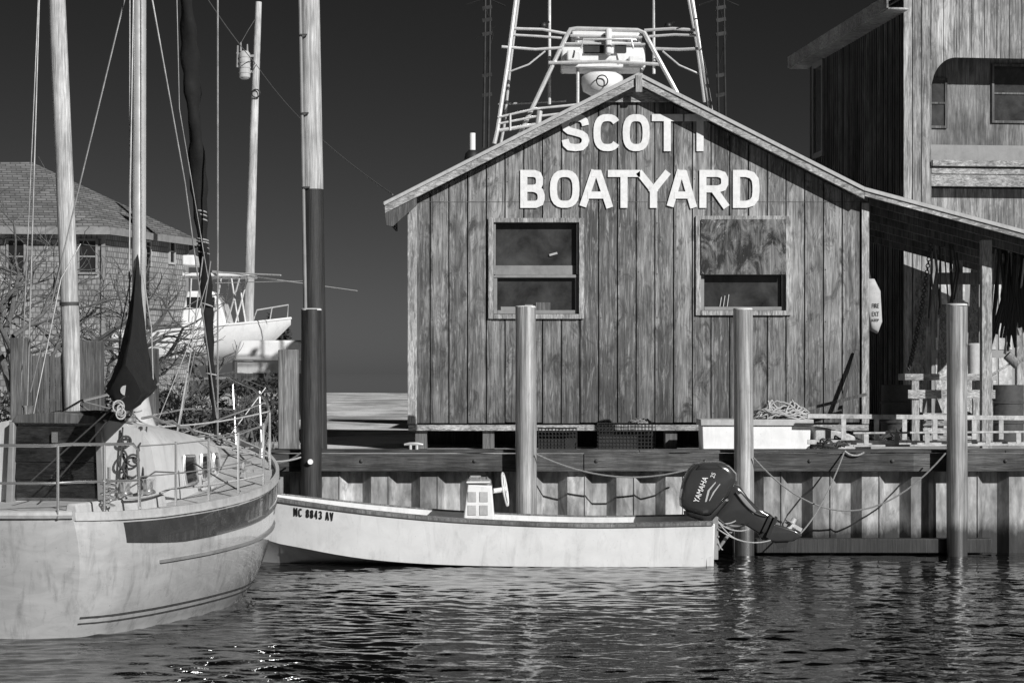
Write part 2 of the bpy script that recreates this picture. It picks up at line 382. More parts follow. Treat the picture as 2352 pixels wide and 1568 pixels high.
mk("reflector_disc",M().tube([P(713,1060,25.27),P(713,1060,25.24)],.034,14),m_white,label="small round white reflector nailed on a dark piling",cat="reflector")
def sqpost(u0,u1,vt,d,mat,label):
    g=M().box(X(u0,d),X(u1,d),d-.12,d+.12,.9,Z(vt,d));return mk("timber_post",g,mat,label=label,cat="post",group="square timber posts along the shore",bevel=.012)
m_postl=wood("grey post wood",.09,.26,(26,26,1.2),0,0,.5,.85,.6)
sqpost(641,685,803,26.6,m_postl,"short grey square timber post behind the harbour wall")
sqpost(188,236,783,27.5,m_post,"dark square timber post beside the leaning pole")
sqpost(28,66,776,28.0,m_post,"dark square timber post beside a plank fence")
sqpost(335,362,800,28.4,m_post,"dark square timber post behind the sailboat cabin")
g=M()
for i,u in enumerate(range(62,182,13)): g.box(X(u,29.5),X(u+11.5,29.5),29.5,29.54,1.1,Z(812+4*((i*7)%3),29.5))
g.box(X(60,29.5),X(182,29.5),29.54,29.6,1.9,2.0);g.box(X(60,29.5),X(182,29.5),29.54,29.6,1.4,1.5)
mk("plank_fence",g,m_post,label="weathered vertical plank fence behind the sailboat",cat="fence",bevel=.004)
# ---------------------------------------------------------------- poles
g=M();g.tube([P(170,960,29.5),P(160,700,29.5),P(146,350,29.5),P(131,0,29.5),P(126,-150,29.5)],[.135,.13,.125,.12,.118],18)
pl=thing("wooden_pole",P(170,960,29.5),"leaning bleached round wooden pole with a dark band","pole")
mk("shaft",g,m_pole,pl)
mk("iron_band",M().tube([P(159.5,702,29.5),P(159.3,694,29.5)],.139,18),m_iron,pl)
pl=thing("dock_pole",P(726,1040,27),"tall round bleached wooden pole with painted-on shade below","pole")
mk("shade_butt",M().tube([P(726,1050,27.0),P(722,720,27.0),P(718,436,27.0)],[.15,.147,.143],20),m_poledark,pl)  # lower pole coloured dark as if a shadow fell on it
mk("shaft",M().tube([P(718,435.5,27.0),P(711,0,27.0),P(708,-160,27.0)],[.143,.133,.13],20),m_pole,pl)
mk("conduit",M().tube([P(702,720,26.87),P(697,430,26.87),P(689,0,26.87),P(686,-150,26.87)],.022,8),m_grey,pl)
for v in (80,260,430): mk("conduit_strap",M().beam(P(688+v*.018,v,26.84),P(704+v*.018,v,26.84),.02,.02),m_iron,pl)
up=thing("utility_pole",P(568,920,55),"thin leaning utility pole carrying a transformer can","utility pole")
mk("shaft",M().tube([P(567,925,55),P(571,700,55),P(583,300,55),P(594,5,55)],[.15,.14,.11,.085],12),m_pole,up)
g=M();g.tube([P(562,182,54.6),P(562,178,54.6),P(562,124,54.6),P(562,118,54.6)],[.1,.15,.15,.1],14)
for v in (130,142,154,166): g.tube([P(562,v,54.6),P(562,v+3,54.6)],.162,14)
mk("transformer",g,m_mid,up)
g=M();g.tube([P(553,118,54.6),P(553,98,54.6)],[.03,.02],8);g.tube([P(568,118,54.6),P(568,102,54.6)],[.03,.02],8);g.beam(P(560,130,54.8),P(590,128,55),.05,.06);g.beam(P(560,165,54.8),P(586,165,55),.05,.06)
g.tube([P(546,105,54.6),P(545,155,54.6)],[.025,.035],6);g.beam(P(543,122,54.6),P(560,126,54.6),.04,.04);g.beam(P(545,150,54.6),P(560,150,54.6),.04,.04)
mk("bracket",g,m_grey,up)
for pts,r in (([P(553,100,54.6),P(570,70,54.8),P(589,40,55)],.012),([P(592,95,55),P(597,130,55),P(586,205,55),P(584,230,55)],.022)): mk("drop_cable",M().tube(pts,r,5),m_black,up)
mk("cable_loop",M().torus(P(588,215,54.85),(0,1,0),.11,.018,12,5),m_black,up)
m_wire=plain("grey wire",.14,.6)
mk("power_cable",M().tube(sag(P(588,148,55),P(902,447,27.6),.25,30),.010,5),m_wire,label="thin dark cable from utility pole to shed eave",cat="cable")
mk("power_cable",M().tube(sag(P(588,148,55),P(440,-60,48),.1,12),.012,5),m_wire,label="thin dark cable rising from the utility pole",cat="cable")
# ---------------------------------------------------------------- shed
D=27.8;RD=27.56;BK=30.2
shed=thing("boat_shed",(1.7,29.2,1.24),"weathered plywood boatyard shed with gable roof and lean-to","shed")
RX=X(1467,RD);RZ=Z(172,RD);SL=.507
LX=X(884,RD);BX=X(1985,RD);BZ=RZ-SL*(BX-RX);SL2=.268
def zr(x):
    if x<RX: return RZ-SL*(RX-x)
    if x<BX: return RZ-SL*(x-RX)
    return BZ-SL2*(x-BX)
x0=X(945,D);x1=X(1990,D);zb=Z(970,D)
wins=[(X(1130,D),X(1333,D),Z(724,D),Z(508,D)),(X(1606,D),X(1808,D),Z(716,D),Z(503,D))]
g=M();xx=x0;cuts=[wi[k] for wi in wins for k in (0,1)]+[RX]
while xx<x1-.02:
    xe=min(xx+.2555,x1);pts=sorted([xx+.0085,xe-.0085]+[c for c in cuts if xx+.011<c<xe-.011])
    jit=random.uniform(0,.005)
    for a,b in zip(pts[:-1],pts[1:]):
        mid=(a+b)/2;segs=[(zb+random.uniform(-.01,.006),4.6),(4.606,None)]
        for wi in wins:
            if wi[0]<=mid<=wi[1]: segs=[(segs[0][0],wi[2]),(wi[3],4.6),(4.606,None)]
        for za,zc in segs:
            ta=zr(a)-.13 if zc is None else zc;tb=zr(b)-.13 if zc is None else zc
            if zc is not None: ta=min(ta,zr(a)-.13);tb=min(tb,zr(b)-.13)
            if ta<=za or tb<=za: continue
            y=D-jit
            g.hexa([(a,y,za),(b,y,za),(b,y+.02,za),(a,y+.02,za),(a,y,ta),(b,y,tb),(b,y+.02,tb),(a,y+.02,ta)])
    xx=xe
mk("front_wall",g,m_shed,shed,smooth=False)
g=M()
def gablewall(y,th):
    g.extrude([(x0+.01,zb+.02),(x1-.01,zb+.02),(x1-.01,zr(x1)-.14),(RX,RZ-.14),(x0+.01,zr(x0)-.14)],y,y+th)
gablewall(D+.16,.04);gablewall(BK-.3,.06)
g.box(x0,x0+.05,D+.03,BK-.3,zb,zr(x0)-.13);g.box(x1-.05,x1,D+.03,BK-.3,zb,zr(x1)-.13)
mk("side_wall",g,m_corr,shed,smooth=False)
g=M();rnd=random.Random(5)
xx=x0+.03
while xx<x1-.03:
    for z in (1.7,2.35,3.0,3.65,4.3,4.9):
        if z<zr(xx)-.25 and not any(wi[0]-.08<xx<wi[1]+.08 and wi[2]-.08<z<wi[3]+.08 for wi in wins):
            zz=z+rnd.uniform(-.03,.03);g.box(xx-.006,xx+.006,D-.008,D-.001,zz-.006,zz+.006)
    xx+=.2555
mk("nail_heads",g,m_iron,shed,smooth=False)
mk("flashing_strip",M().box(x0+.08,x1-.075,D-.007,D+.01,4.6,4.606),m_post,shed)
mk("corner_board",M().box(x0-.05,x0+.075,D-.045,D-.006,zb-.02,zr(x0)-.15),m_trimv,shed,bevel=.004)
mk("corner_board",M().box(x1-.07,x1+.03,D-.045,D-.006,zb-.02,zr(x1)-.15),m_trimv,shed,bevel=.004)
mk("sill_beam",M().box(x0-.04,x1+.02,D-.07,D+.06,zb-.11,zb-.03),m_trim,shed,bevel=.006)
for u in (965,1120,1215,1540,1700,1880,1975): mk("foundation_block",M().box(X(u,D)-.07,X(u,D)+.09,D+.0,D+.35,1.15,zb-.112),m_post,shed,bevel=.005)
mk("foundation_wall",M().box(x0,x1,29.7,29.8,1.15,zb),m_post,shed)
g=M()
def slab(xa,xb,y0,y1,off,th):
    za=zr(xa)+off;zc=zr(xb-1e-6)+off
    g.hexa([(xa,y0,za-th),(xb,y0,zc-th),(xb,y1,zc-th),(xa,y1,za-th),(xa,y0,za),(xb,y0,zc),(xb,y1,zc),(xa,y1,za)])
EX=8.4
for a,b in ((LX-.02,RX),(RX,BX),(BX,EX)): slab(a,b,RD-.03,BK if b<=BX else 32.6,.03,.035)
roof=mk("roof",g,m_grey,shed,smooth=False)
g=M()
for a,b in ((LX,RX-.001),(RX+.001,BX),(BX+.001,EX)): slab(a,b,RD-.012,RD+.03,-.008,.125 if b<=BX else .085)
mk("rake_board",g,m_trim,shed,bevel=.004)
g=M()
for a,b in ((LX-.01,RX-.001),(RX+.001,BX),(BX+.001,EX)): slab(a,b,RD-.035,RD-.014,.026,.05)
mk("roof_edge_trim",g,m_mid,shed,bevel=.003)
g=M()
for a,b in ((LX+.02,RX-.01),(RX+.01,BX)): slab(a,b,RD+.033,D-.01,-.085,.02)
mk("soffit",g,m_trim,shed)
g=M();g.extrude([(LX-.02,zr(LX)-.02),(LX+.02,zr(LX)-.30),(LX+.11,zr(LX)-.31),(LX+.43,zr(LX)-.02),(LX+.43,zr(LX+.43)-.14),(LX+.1,zr(LX+.1)-.14)],RD-.005,RD+.04)
g.box(LX-.0,LX+.03,RD+.045,BK-.1,zr(LX)-.2,zr(LX)-.02)
mk("eave_board",g,m_post,shed,bevel=.004)
g=M();zz=Z(236,D);g.extrude([(RX-.52,zz),(RX+.47,zz),(RX+.40,zz+.05),(RX+.02,RZ-.15),(RX-.02,RZ-.15),(RX-.40,zz+.05)],D-.06,D-.03)
mk("gable_plate",g,m_trim,shed)
mk("ridge_block",M().box(RX-.045,RX+.045,RD-.05,RD-.014,RZ-.24,RZ-.01),m_trimv,shed,bevel=.004)
for k in range(6):
    y=RD+.25+k*.9
    mk("rafter",M().hexa([(BX+.1,y,zr(BX+.1)-.16),(EX,y,zr(EX)-.16),(EX,y+.05,zr(EX)-.16),(BX+.1,y+.05,zr(BX+.1)-.16),(BX+.1,y,zr(BX+.1)-.01),(EX,y,zr(EX)-.01),(EX,y+.05,zr(EX)-.01),(BX+.1,y+.05,zr(BX+.1)-.01)]),m_post,shed)
for u,d,wd in ((2267,28.1,.14),(2202,31.5,.13),(2345,31.5,.13)):
    mk("support_post",M().box(X(u,d)-wd/2,X(u,d)+wd/2,d,d+wd,1.2,zr(X(u,d))-.17),m_trimv,shed,bevel=.006)
mk("lean_to_beam",M().box(X(2150,31.6),EX,31.36,31.46,zr(X(2200,31.5))-.55,zr(X(2200,31.5))-.37),m_postl,shed)
t=NT("stained plywood sheet");t.offset()
a=t.noise(t.mp((5,5,2.2)),1,9,.75,1.2);b=t.noise(t.mp((26,26,1.5)),1,6,.7,.6);c=t.noise(t.mp((11,11,9)),1,6,.75,.8)
col=t.mr(a,.40,.56,.20,.02);col=t.ma('MULTIPLY',col,t.mr(b,.35,.65,.5,1.4));col=t.mix(t.mr(c,.62,.66,0,.9),col,.38)
t.bump(b,.5,.01);m_ply=t.fin(col,.9)
def window(px,ply,label):
    xa,xb,za,zc=px
    wn=mk("window",M().box(xa+.005,xb-.005,D+.10,D+.115,za+.005,zc-.005),m_glassw,shed,label=label)
    f=M()
    f.box(xa-.05,xa+.02,D-.04,D+.06,za-.05,zc+.04);f.box(xb-.02,xb+.05,D-.04,D+.06,za-.05,zc+.04)
    f.box(xa+.022,xb-.022,D-.038,D+.06,zc-.02,zc+.04);f.box(xa+.022,xb-.022,D-.05,D+.06,za-.05,za+.015)
    mk("frame",f,m_trimv,wn,bevel=.005)
    s=M();zm=za+(zc-za)*(.40)
    s.box(xa+.022,xa+.07,D+.03,D+.075,za+.02,zm-.002);s.box(xb-.07,xb-.022,D+.03,D+.075,za+.02,zm-.002);s.box(xa+.072,xb-.072,D+.03,D+.075,za+.02,za+.07)
    s.box(xa+.022,xb-.022,D+.02,D+.07,zm,zm+.04)
    s.box(xa+.022,xa+.05,D+.0,D+.05,zm+.042,zc-.022);s.box(xb-.05,xb-.022,D+.0,D+.05,zm+.042,zc-.022)
    mk("sash",s,m_grey,wn,bevel=.004)
    if ply:
        mk("plywood_panel",M().box(xa+.022,xb-.022,D-.062,D-.042,za+(zc-za)*.40,zc-.01),m_ply,wn,label="stained plywood sheet over the upper sash")
        for k,uu in enumerate((1655,1663,1672)): mk("stored_stick",M().beam(P(uu-3,712,D+.085),P(uu+2,682-k*3,D+.09),.012,.01),m_mid,wn)
    else:
        mk("blind",M().box(xa+.05,xb-.05,D+.085,D+.095,zm+.045,zm+.17),m_grey,wn)
        mk("stored_item",M().box(xa+.12,xa+.4,D+.085,D+.095,za+.07,za+.12),m_grey,wn)
        mk("stored_item",M().box(xa+.6,xa+.8,D+.085,D+.094,za+.07,za+.18),m_post,wn)
        mk("stored_item",M().box(xa+.45,xa+.56,D+.085,D+.094,za+.07,za+.15),m_grey,wn)
        mk("paper_tag",M().beam(P(1262,586,D+.08),P(1280,581,D+.08),.01,.028),m_mid,wn)
window(wins[0],False,"sash window with dark glass")
window(wins[1],True,"sash window half covered by plywood")
def letters(word,boxes,v0,v1):
    g=M()
    for ch,(a,b) in zip(word,boxes): glyph(g,ch,X(a,D),Z(v1,D),(b-a)*D/F,(v1-v0)*D/F,.096,D-.009)
    return g
mk("wall_sign",letters("SCOTT",[(1290,1353),(1363,1427),(1430,1492),(1497,1568),(1572,1643)],263,348),m_sign,label="white cut-out letters SCOTT under the shed gable",cat="sign",smooth=False)
mk("wall_sign",letters("BOATYARD",[(1195,1251),(1263,1331),(1333,1405),(1396,1470),(1463,1538),(1533,1598),(1606,1672),(1683,1744)],391,478),m_sign,label="white cut-out letters BOATYARD on the shed wall",cat="sign",smooth=False)
sp=thing("stove_pipe",P(1085,365,29.5),"white stovepipe with dark flashing on the shed roof","chimney")
mk("pipe",M().tube([P(1085,350,29.5),P(1085,306,29.5)],.045,12),m_white,sp)
mk("flashing",M().tube([P(1085,366,29.5),P(1085,352,29.5),P(1085,345,29.5)],[.12,.1,.05],12),m_black,sp)
# ---------------------------------------------------------------- tall building
an=math.radians(6.3);ex=Vector((math.cos(an),math.sin(an),0));ey=Vector((-math.sin(an),math.cos(an),0));B0=Vector((6.34,33,0))
xf=lambda v: B0+ex*v.x+ey*v.y+Vector((0,0,v.z))
tb=thing("boatyard_building",B0+Vector((2,3,1.24)),"tall weathered timber building with open balcony and dark side wall","building")
m_board=wood("silvered boards",.13,.5,(20,20,1.0),.21,0,.45,.9,.7,.35,.5,1.0,.45)
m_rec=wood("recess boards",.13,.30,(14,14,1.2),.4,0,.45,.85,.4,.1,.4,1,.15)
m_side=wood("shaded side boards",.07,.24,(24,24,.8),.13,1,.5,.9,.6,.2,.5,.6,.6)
WD=4.4
g=M(xf)
q=0.0
while q<.46: g.box(q+.006,min(q+.15,.46)-.006,0,.03,1.2,7.35 if q>.4 else 8.4+q*.5);q+=.153
def arch(x_): return 7.39 if x_>.88 else 6.85+.54*math.sqrt(max(0,1-(1-(x_-.46)/.42)**2))
q=.46
while q<WD:
    st_=.0525 if q<.9 else .21
    qa=q+(.006 if round((q-.46)/.0525)%4==0 or st_>.1 else 0);qb=q+st_-(.006 if round((q+st_-.46)/.0525)%4==0 or st_>.1 else 0)
    za=arch(qa);zc=arch(qb)
    ta,tc=[8.40+min(x_+.35,WD+.35-x_)*.57-.22 for x_ in (qa,qb)]
    g.hexa([(qa,0,za),(qb,0,zc),(qb,.03,zc),(qa,.03,za),(qa,0,ta),(qb,0,tc),(qb,.03,tc),(qa,.03,ta)]);q+=st_
mk("front_wall",g,m_board,tb,smooth=False)
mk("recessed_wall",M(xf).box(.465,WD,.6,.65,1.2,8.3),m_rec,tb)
mk("corner_return",M(xf).box(.40,.46,.035,.6,1.2,7.3),m_board,tb)
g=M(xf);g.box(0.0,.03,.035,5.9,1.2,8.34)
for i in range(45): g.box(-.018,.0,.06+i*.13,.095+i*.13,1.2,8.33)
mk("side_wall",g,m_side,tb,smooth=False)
g=M(xf);g.box(.47,WD,-.06,.0,5.62,5.72);g.box(.47,WD,.0,.59,5.5,5.6);g.box(.47,WD,.02,.06,5.3,5.6)
mk("balcony_deck",g,m_trim,tb,bevel=.006)
mk("balcony_panel",M(xf).box(.47,WD,.08,.12,5.73,5.98),m_grey,tb)
mk("lower_wall",M(xf).box(.47,WD,.3,.36,1.2,5.29),m_board,tb)
for a,b,z0,z1 in ((.52,.88,6.35,7.1),(1.72,2.3,6.45,7.35)):
    wn=mk("window",M(xf).box(a,b,.585,.595,z0,z1),m_glassw,tb)
    f=M(xf);f.box(a-.04,a,.56,.598,z0-.04,z1+.04);f.box(b,b+.04,.56,.598,z0-.04,z1+.04);f.box(a,b,.562,.598,z0-.04,z0);f.box(a,b,.562,.598,z1,z1+.04);f.box(a,b,.565,.584,(z0+z1)/2-.015,(z0+z1)/2+.015)
    mk("frame",f,m_post,wn)
wn=mk("window",M(xf).box(-.03,-.02,4.9,5.5,6.4,8.0),m_glassw,tb)
f=M(xf);f.box(-.06,-.018,4.82,4.9,6.3,8.1);f.box(-.06,-.018,5.5,5.58,6.3,8.1);f.box(-.055,-.018,4.9,5.5,8.0,8.1);f.box(-.055,-.018,4.9,5.5,6.3,6.4);mk("frame",f,m_grey,wn)
for a in (.55,1.35):
    dr=mk("door",M(xf).box(a,a+.62,.25,.298,1.25,3.9),m_grey,tb)
    for z in (1.35,2.0,2.65,3.3):
        for da in (.06,.33): mk("door_panel",M(xf).box(a+da,a+da+.23,.235,.248,z,z+.52),m_ladder,dr,bevel=.01)
HW=WD/2;RT=8.22+(HW+.35)*.57
g=M(xf)
g.hexa([(-.35,-.3,8.22),(HW,-.3,RT),(HW,6.2,RT),(-.35,6.2,8.22),(-.35,-.3,8.32),(HW,-.3,RT+.1),(HW,6.2,RT+.1),(-.35,6.2,8.32)])
g.hexa([(HW,-.3,RT),(WD+.35,-.3,8.22),(WD+.35,6.2,8.22),(HW,6.2,RT),(HW,-.3,RT+.1),(WD+.35,-.3,8.32),(WD+.35,6.2,8.32),(HW,6.2,RT+.1)])
mk("roof",g,m_postl,tb)
g=M(xf);g.box(-.37,-.34,-.3,6.2,8.12,8.33);g.box(-.34,0,-.29,6.18,8.1,8.13);mk("eave_board",g,m_trim,tb)
g=M(xf);g.box(WD-.03,WD,.96,5.9,1.2,8.3);g.box(.0,WD,5.91,5.95,1.2,8.3);mk("rear_wall",g,m_corr,tb)
# ---------------------------------------------------------------- distant house
def shingle(name,c1,c2,mt,bw,rh,ms,yk,lo,hi):
    t=NT(name);br=t.n("ShaderNodeTexBrick");sp_=t.n("ShaderNodeSeparateXYZ");t.l(t.vec,sp_.inputs[0]);cb=t.n("ShaderNodeCombineXYZ");t.l(t.ma('ADD',sp_.outputs[0],t.ma('MULTIPLY',sp_.outputs[1],yk)),cb.inputs[0]);t.l(sp_.outputs[2],cb.inputs[1]);t.l(cb.outputs[0],br.inputs["Vector"])
    for nm,v in (("Color1",c1),("Color2",c2),("Mortar",mt)): br.inputs[nm].default_value=(v,v,v,1)
    br.inputs["Scale"].default_value=1;br.inputs["Brick Width"].default_value=bw;br.inputs["Row Height"].default_value=rh;br.inputs["Mortar Size"].default_value=ms
    rb=t.n("ShaderNodeRGBToBW");t.l(br.outputs[0],rb.inputs[0]);return t.fin(t.ma('MULTIPLY',rb.outputs[0],t.mr(t.noise(t.vec,1.2,5,.6),.3,.7,lo,hi)),.9)
m_shw=shingle("shingle wall",.32,.22,.12,.16,.16,.018,.9,.6,1.3);m_shr=shingle("shingle roof",.22,.12,.065,.3,.085,.014,.3,.7,1.25)
hs=thing("shingled_house",(-14,62,1.24),"shingled house with hipped roof behind bare trees","house")
C0=Vector((-18,57.5,0));C1=Vector((X(238,58),58,0));C2=Vector((X(430,63),63,0));C3=Vector((-11.5,68,0));C4=Vector((-18,68,0))
cs=[C0,C1,C2,C3,C4];EZ=6.35
g=M();g.loft([[c+Vector((0,0,1.1)) for c in cs],[c+Vector((0,0,EZ)) for c in cs]])
mk("wall",g,m_shw,hs,smooth=False)
cen=Vector((-14.6,62.8,0));g=M()
ev=[cen+(c-cen)*1.09+Vector((0,0,EZ)) for c in cs];ap=[Vector((-18,62.8,8.75)),Vector((X(72,62.5),62.5,Z(372,62.5)))]
g.add(ev+ap,[(0,1,6,5),(1,2,6),(2,3,6),(3,4,5,6),(4,0,5),(0,1,2,3,4)])
mk("roof",g,m_shr,hs,smooth=False)
for i in range(3):
    a=ev[i];b=ev[i+1];mk("fascia",M().beam(a+Vector((0,-.03,-.08)),b+Vector((0,-.03,-.08)),.06,.2),m_grey,hs)
def hwin(u0,u1,v0,v1,A,B,fm):
    dr=(B-A).normalized();nr=Vector((dr.y,-dr.x,0))
    def hit(u):
        k_=(u-CX)/F;tt=(A.x-k_*A.y)/(k_*dr.y-dr.x);return A+dr*tt
    a=hit(u0);b=hit(u1);za=Z(v1,a.y);zc=Z(v0,a.y)
    def q(f,p,r,zl,zh,o0,o1):
        f.hexa([p+nr*o0+Vector((0,0,zl)),r+nr*o0+Vector((0,0,zl)),r+nr*o1+Vector((0,0,zl)),p+nr*o1+Vector((0,0,zl)),p+nr*o0+Vector((0,0,zh)),r+nr*o0+Vector((0,0,zh)),r+nr*o1+Vector((0,0,zh)),p+nr*o1+Vector((0,0,zh))])
    f=M();q(f,a,b,za,zc,.005,.02);wn=mk("window",f,m_glass,hs)
    f=M();e=dr*.06
    q(f,a-e,a,za-.06,zc+.06,.004,.06);q(f,b,b+e,za-.06,zc+.06,.004,.06);q(f,a,b,zc,zc+.06,.004,.058);q(f,a,b,za-.06,za,.004,.058);q(f,a,b,(za+zc)/2-.02,(za+zc)/2+.02,.021,.04)
    mk("frame",f,fm,wn)
hwin(183,220,553,625,C0,C1,m_grey);hwin(20,55,553,625,C0,C1,m_grey);hwin(388,398,552,602,C1,C2,m_mid);hwin(333,342,556,606,C1,C2,m_mid)
for c in (C1,C2): mk("corner_board",M().beam(c+Vector((0,-.03,1.2)),c+Vector((0,-.03,EZ)),.1,.1),m_grey,hs)
# ---------------------------------------------------------------- bare trees
def tree(base,h,spread,seed,label,levels=6,r0=.11,stems=3,mn=.006,tw=2):
    rnd=random.Random(seed);tr=M();cw=M()
    def br(p,d,L,r,lev):
        pts=[p];rr=[r];n=3
        for i in range(n):
            d=(d+Vector((rnd.gauss(0,.2),rnd.gauss(0,.2),rnd.gauss(.05,.13)))).normalized();p=p+d*L/n;pts.append(p);rr.append(r*(1-.4*(i+1)/n))
        (tr if lev>=levels-1 else cw).tube(pts,rr,7 if lev>3 else 4,False)
        if lev<=0: return
        for i in range(rnd.choice((2,2,3)) if lev>1 else rnd.choice((1,tw))):
            q=pts[rnd.choice((1,2,3,3))];a=rnd.uniform(.35,.95)
            ax=Vector((rnd.gauss(0,1),rnd.gauss(0,1),rnd.gauss(0,.5))).normalized()
            nd=(d+ax*a*1.25);nd.z*=.9;nd.x*=spread;br(q,nd.normalized(),L*rnd.uniform(.66,.88),max(mn,r*rnd.uniform(.5,.65)),lev-1)
    base=Vector(base)
    for i in range(stems):
        br(base+Vector((rnd.uniform(-.2,.2),rnd.uniform(-.2,.2),0)),Vector((rnd.uniform(-.7,.7)*spread,rnd.uniform(-.3,.3),1)).normalized(),h*.31,r0,levels)
    t_=thing("bare_tree",base,label,"tree","leafless trees and shrubs on the shore")
    mk("trunk",tr,m_bark,t_);mk("crown",cw,m_bark,t_)
tree(P(350,925,40),3.4,1.3,3,"leafless low tree with dense twigs in front of shingled house",5,.08,4)
tree(P(225,930,38),3.2,1.2,5,"leafless spreading shrub in front of shingled house",5,.07,3)
tree(P(45,930,37),4.4,1.0,8,"leafless tree with upright branches beside the shingled house",5,.09,4)
tree(P(450,930,42),2.1,1.2,12,"leafless low shrub beside the fishing boat",4,.06)
tree(P(-20,930,39),3.6,1.1,21,"leafless tree with tangled twigs near plank fence",5,.08)
tree(P(430,1000,30.8),1.2,1.2,31,"bare twiggy bush behind the sailboat bow",4,.025,5)
tree(P(560,1005,29.8),1.0,1.1,33,"bare twiggy bush beside the short post",4,.025,4)
tree(P(270,985,31.5),1.5,1.2,35,"bare twiggy bush behind the sailboat cabin",4,.03,4)
def shrub(c,rx,ry,rz,n,seed,label,size=.05):
    rnd=random.Random(seed);g=M();c=Vector(c);cl=[(Vector((rnd.uniform(-.8,.8)*rx,rnd.uniform(-.8,.8)*ry,rnd.uniform(0.05,.9)**1.5*rz)),rnd.uniform(.15,.4)) for _ in range(16)]
    for _ in range(n):
        o,s=rnd.choice(cl);d=Vector((rnd.gauss(0,1),rnd.gauss(0,1),rnd.gauss(0,1))).normalized()
        p=c+o+Vector((d.x*rx*s,d.y*ry*s,d.z*rz*s))*rnd.uniform(.6,1.2)
        a=Vector((rnd.gauss(0,1),rnd.gauss(0,1),rnd.gauss(0,1))).normalized()*size*rnd.uniform(.6,1.6);b=a.cross(d).normalized()*size*.4
        g.add([p-a,p+b,p+a,p-b],[(0,1,2,3)])
    st=M()
    for o,s in cl: st.tube([c+Vector((0,0,-.1)),c+o*.5+Vector((rnd.uniform(-.1,.1),0,.1)),c+o],[.03,.02,.008],5)
    t_=thing("evergreen_shrub",c,label,"shrub","dark evergreen shrubs behind the sailboat")
    mk("stem",st,m_bark,t_);mk("foliage",g,m_leaf,t_,smooth=False)
shrub(P(430,1000,31.5),.9,.6,.75,1700,1,"dark thin evergreen shrub behind the sailboat bow")
shrub(P(555,1000,30.5),.65,.5,.7,1300,2,"dark thin evergreen shrub beside the short post")
shrub(P(290,980,32),1.1,.6,.7,1200,4,"dark low evergreen shrub behind the sailboat")
shrub(P(120,980,33),1.2,.6,.7,1200,6,"dark low evergreen shrub beside the plank fence")
shrub(P(648,870,56),.45,.3,1.9,700,9,"small dark conifer beside the white boats",.1)
shrub(P(560,900,44),1.0,.5,.3,700,7,"low dark brush under the white boats",.06)
# ---------------------------------------------------------------- fishing boat
d=50;fb=thing("fishing_boat",P(540,930,d),"white fishing boat with flared bow hauled out on stands","boat")
st=[(0,.95,3.25,.8,2.55),(1.2,1.05,3.25,.85,2.45),(2.6,.95,3.38,.6,2.5),(3.5,.6,3.48,.25,2.8),(4.2,.03,3.58,.01,3.45)]
g=M();rings=[];ox=X(275,d)
for i in range(17):
    s=4.2*i/16;w_,zs,wc,zk=cr(st,s)
    hf=[(w_,zs),(w_*.86+wc*.14,zs-.25*(zs-zk)),((w_+wc)/2,zk+(zs-zk)*.45),(wc,zk+(zs-zk)*.22),(0.0,zk)]
    rings.append([(ox+s,d+a,z) for a,z in [(-a,z) for a,z in hf]+[(a,z) for a,z in hf[::-1][1:]]])
g.loft(rings,False,False);g.add([rings[0][j] for j in range(9)],[list(range(9))])
g.loft([[r[0],r[-1]] for r in rings],False,False)
mk("hull",g,m_gel,fb)
for sd in (0,8): mk("gunwale",M().tube([Vector(r[sd])+Vector((0,0,.03)) for r in rings],.03,6),m_white,fb)
g=M();g.extrude([(X(430,d),3.3),(X(530,d),3.45),(X(515,d),4.0),(X(498,d),4.25),(X(440,d),4.25),(X(420,d),3.4)],d-.7,d+.7);mk("cabin",g,m_gel,fb,bevel=.05)
mk("window",M().box(X(440,d),X(503,d),d-.715,d-.703,3.85,4.1),m_glass,fb)
mk("hard_top",M().box(X(430,d),X(582,d),d-.8,d+.8,Z(638,d),Z(630,d)),m_gel,fb,bevel=.02)
mk("life_raft",M().box(X(425,d),X(455,d),d-.5,d+.5,Z(612,d),Z(588,d)),m_gel,fb,bevel=.04)
for u,u2 in ((450,445),(478,482),(518,500),(560,532),(540,556)):
    for yy in (-.7,.7): mk("hard_top_post",M().tube([P(u,638,d)+Vector((0,yy,0)),P(u2,740,d)+Vector((0,yy,0))],.022,6),m_tower,fb)
g=M();g.tube([P(582,735,d-.5),P(590,712,d-.5),P(662,700,d),P(660,735,d)],.018,6);g.tube([P(625,706,d-.3),P(620,735,d-.3)],.015,6)
mk("bow_rail",g,m_tower,fb)
for pts,r in (([P(488,625,d-.8),P(645,632,d-2)],.02),([P(488,622,d-.8),P(820,668,d-3)],.013),([P(495,650,d-.8),P(700,645,d-2)],.008)): mk("outrigger",M().tube(pts,r,5),m_tower,fb)
for u in (440,540): mk("boat_stand",M().tube([P(u,935,d),P(u,790,d)],.06,8),m_iron,fb)
d=46;wb=thing("upturned_skiff",P(620,930,d),"white flat-sided skiff resting on dark blocks ashore","boat")
g=M();g.extrude([(X(560,d),Z(782,d)),(X(700,d),Z(782,d)),(X(712,d),Z(828,d)),(X(545,d),Z(828,d))],d-.6,d+.6);mk("hull",g,m_gel,wb,bevel=.05)
mk("block",M().box(X(552,d),X(705,d),d-.5,d+.5,Z(856,d),Z(829,d)),m_mid,wb)
for a,b in ((560,600),(650,690)): mk("support",M().box(X(a,d),X(b,d),d-.5,d+.5,1.2,Z(857,d)),m_post,wb)
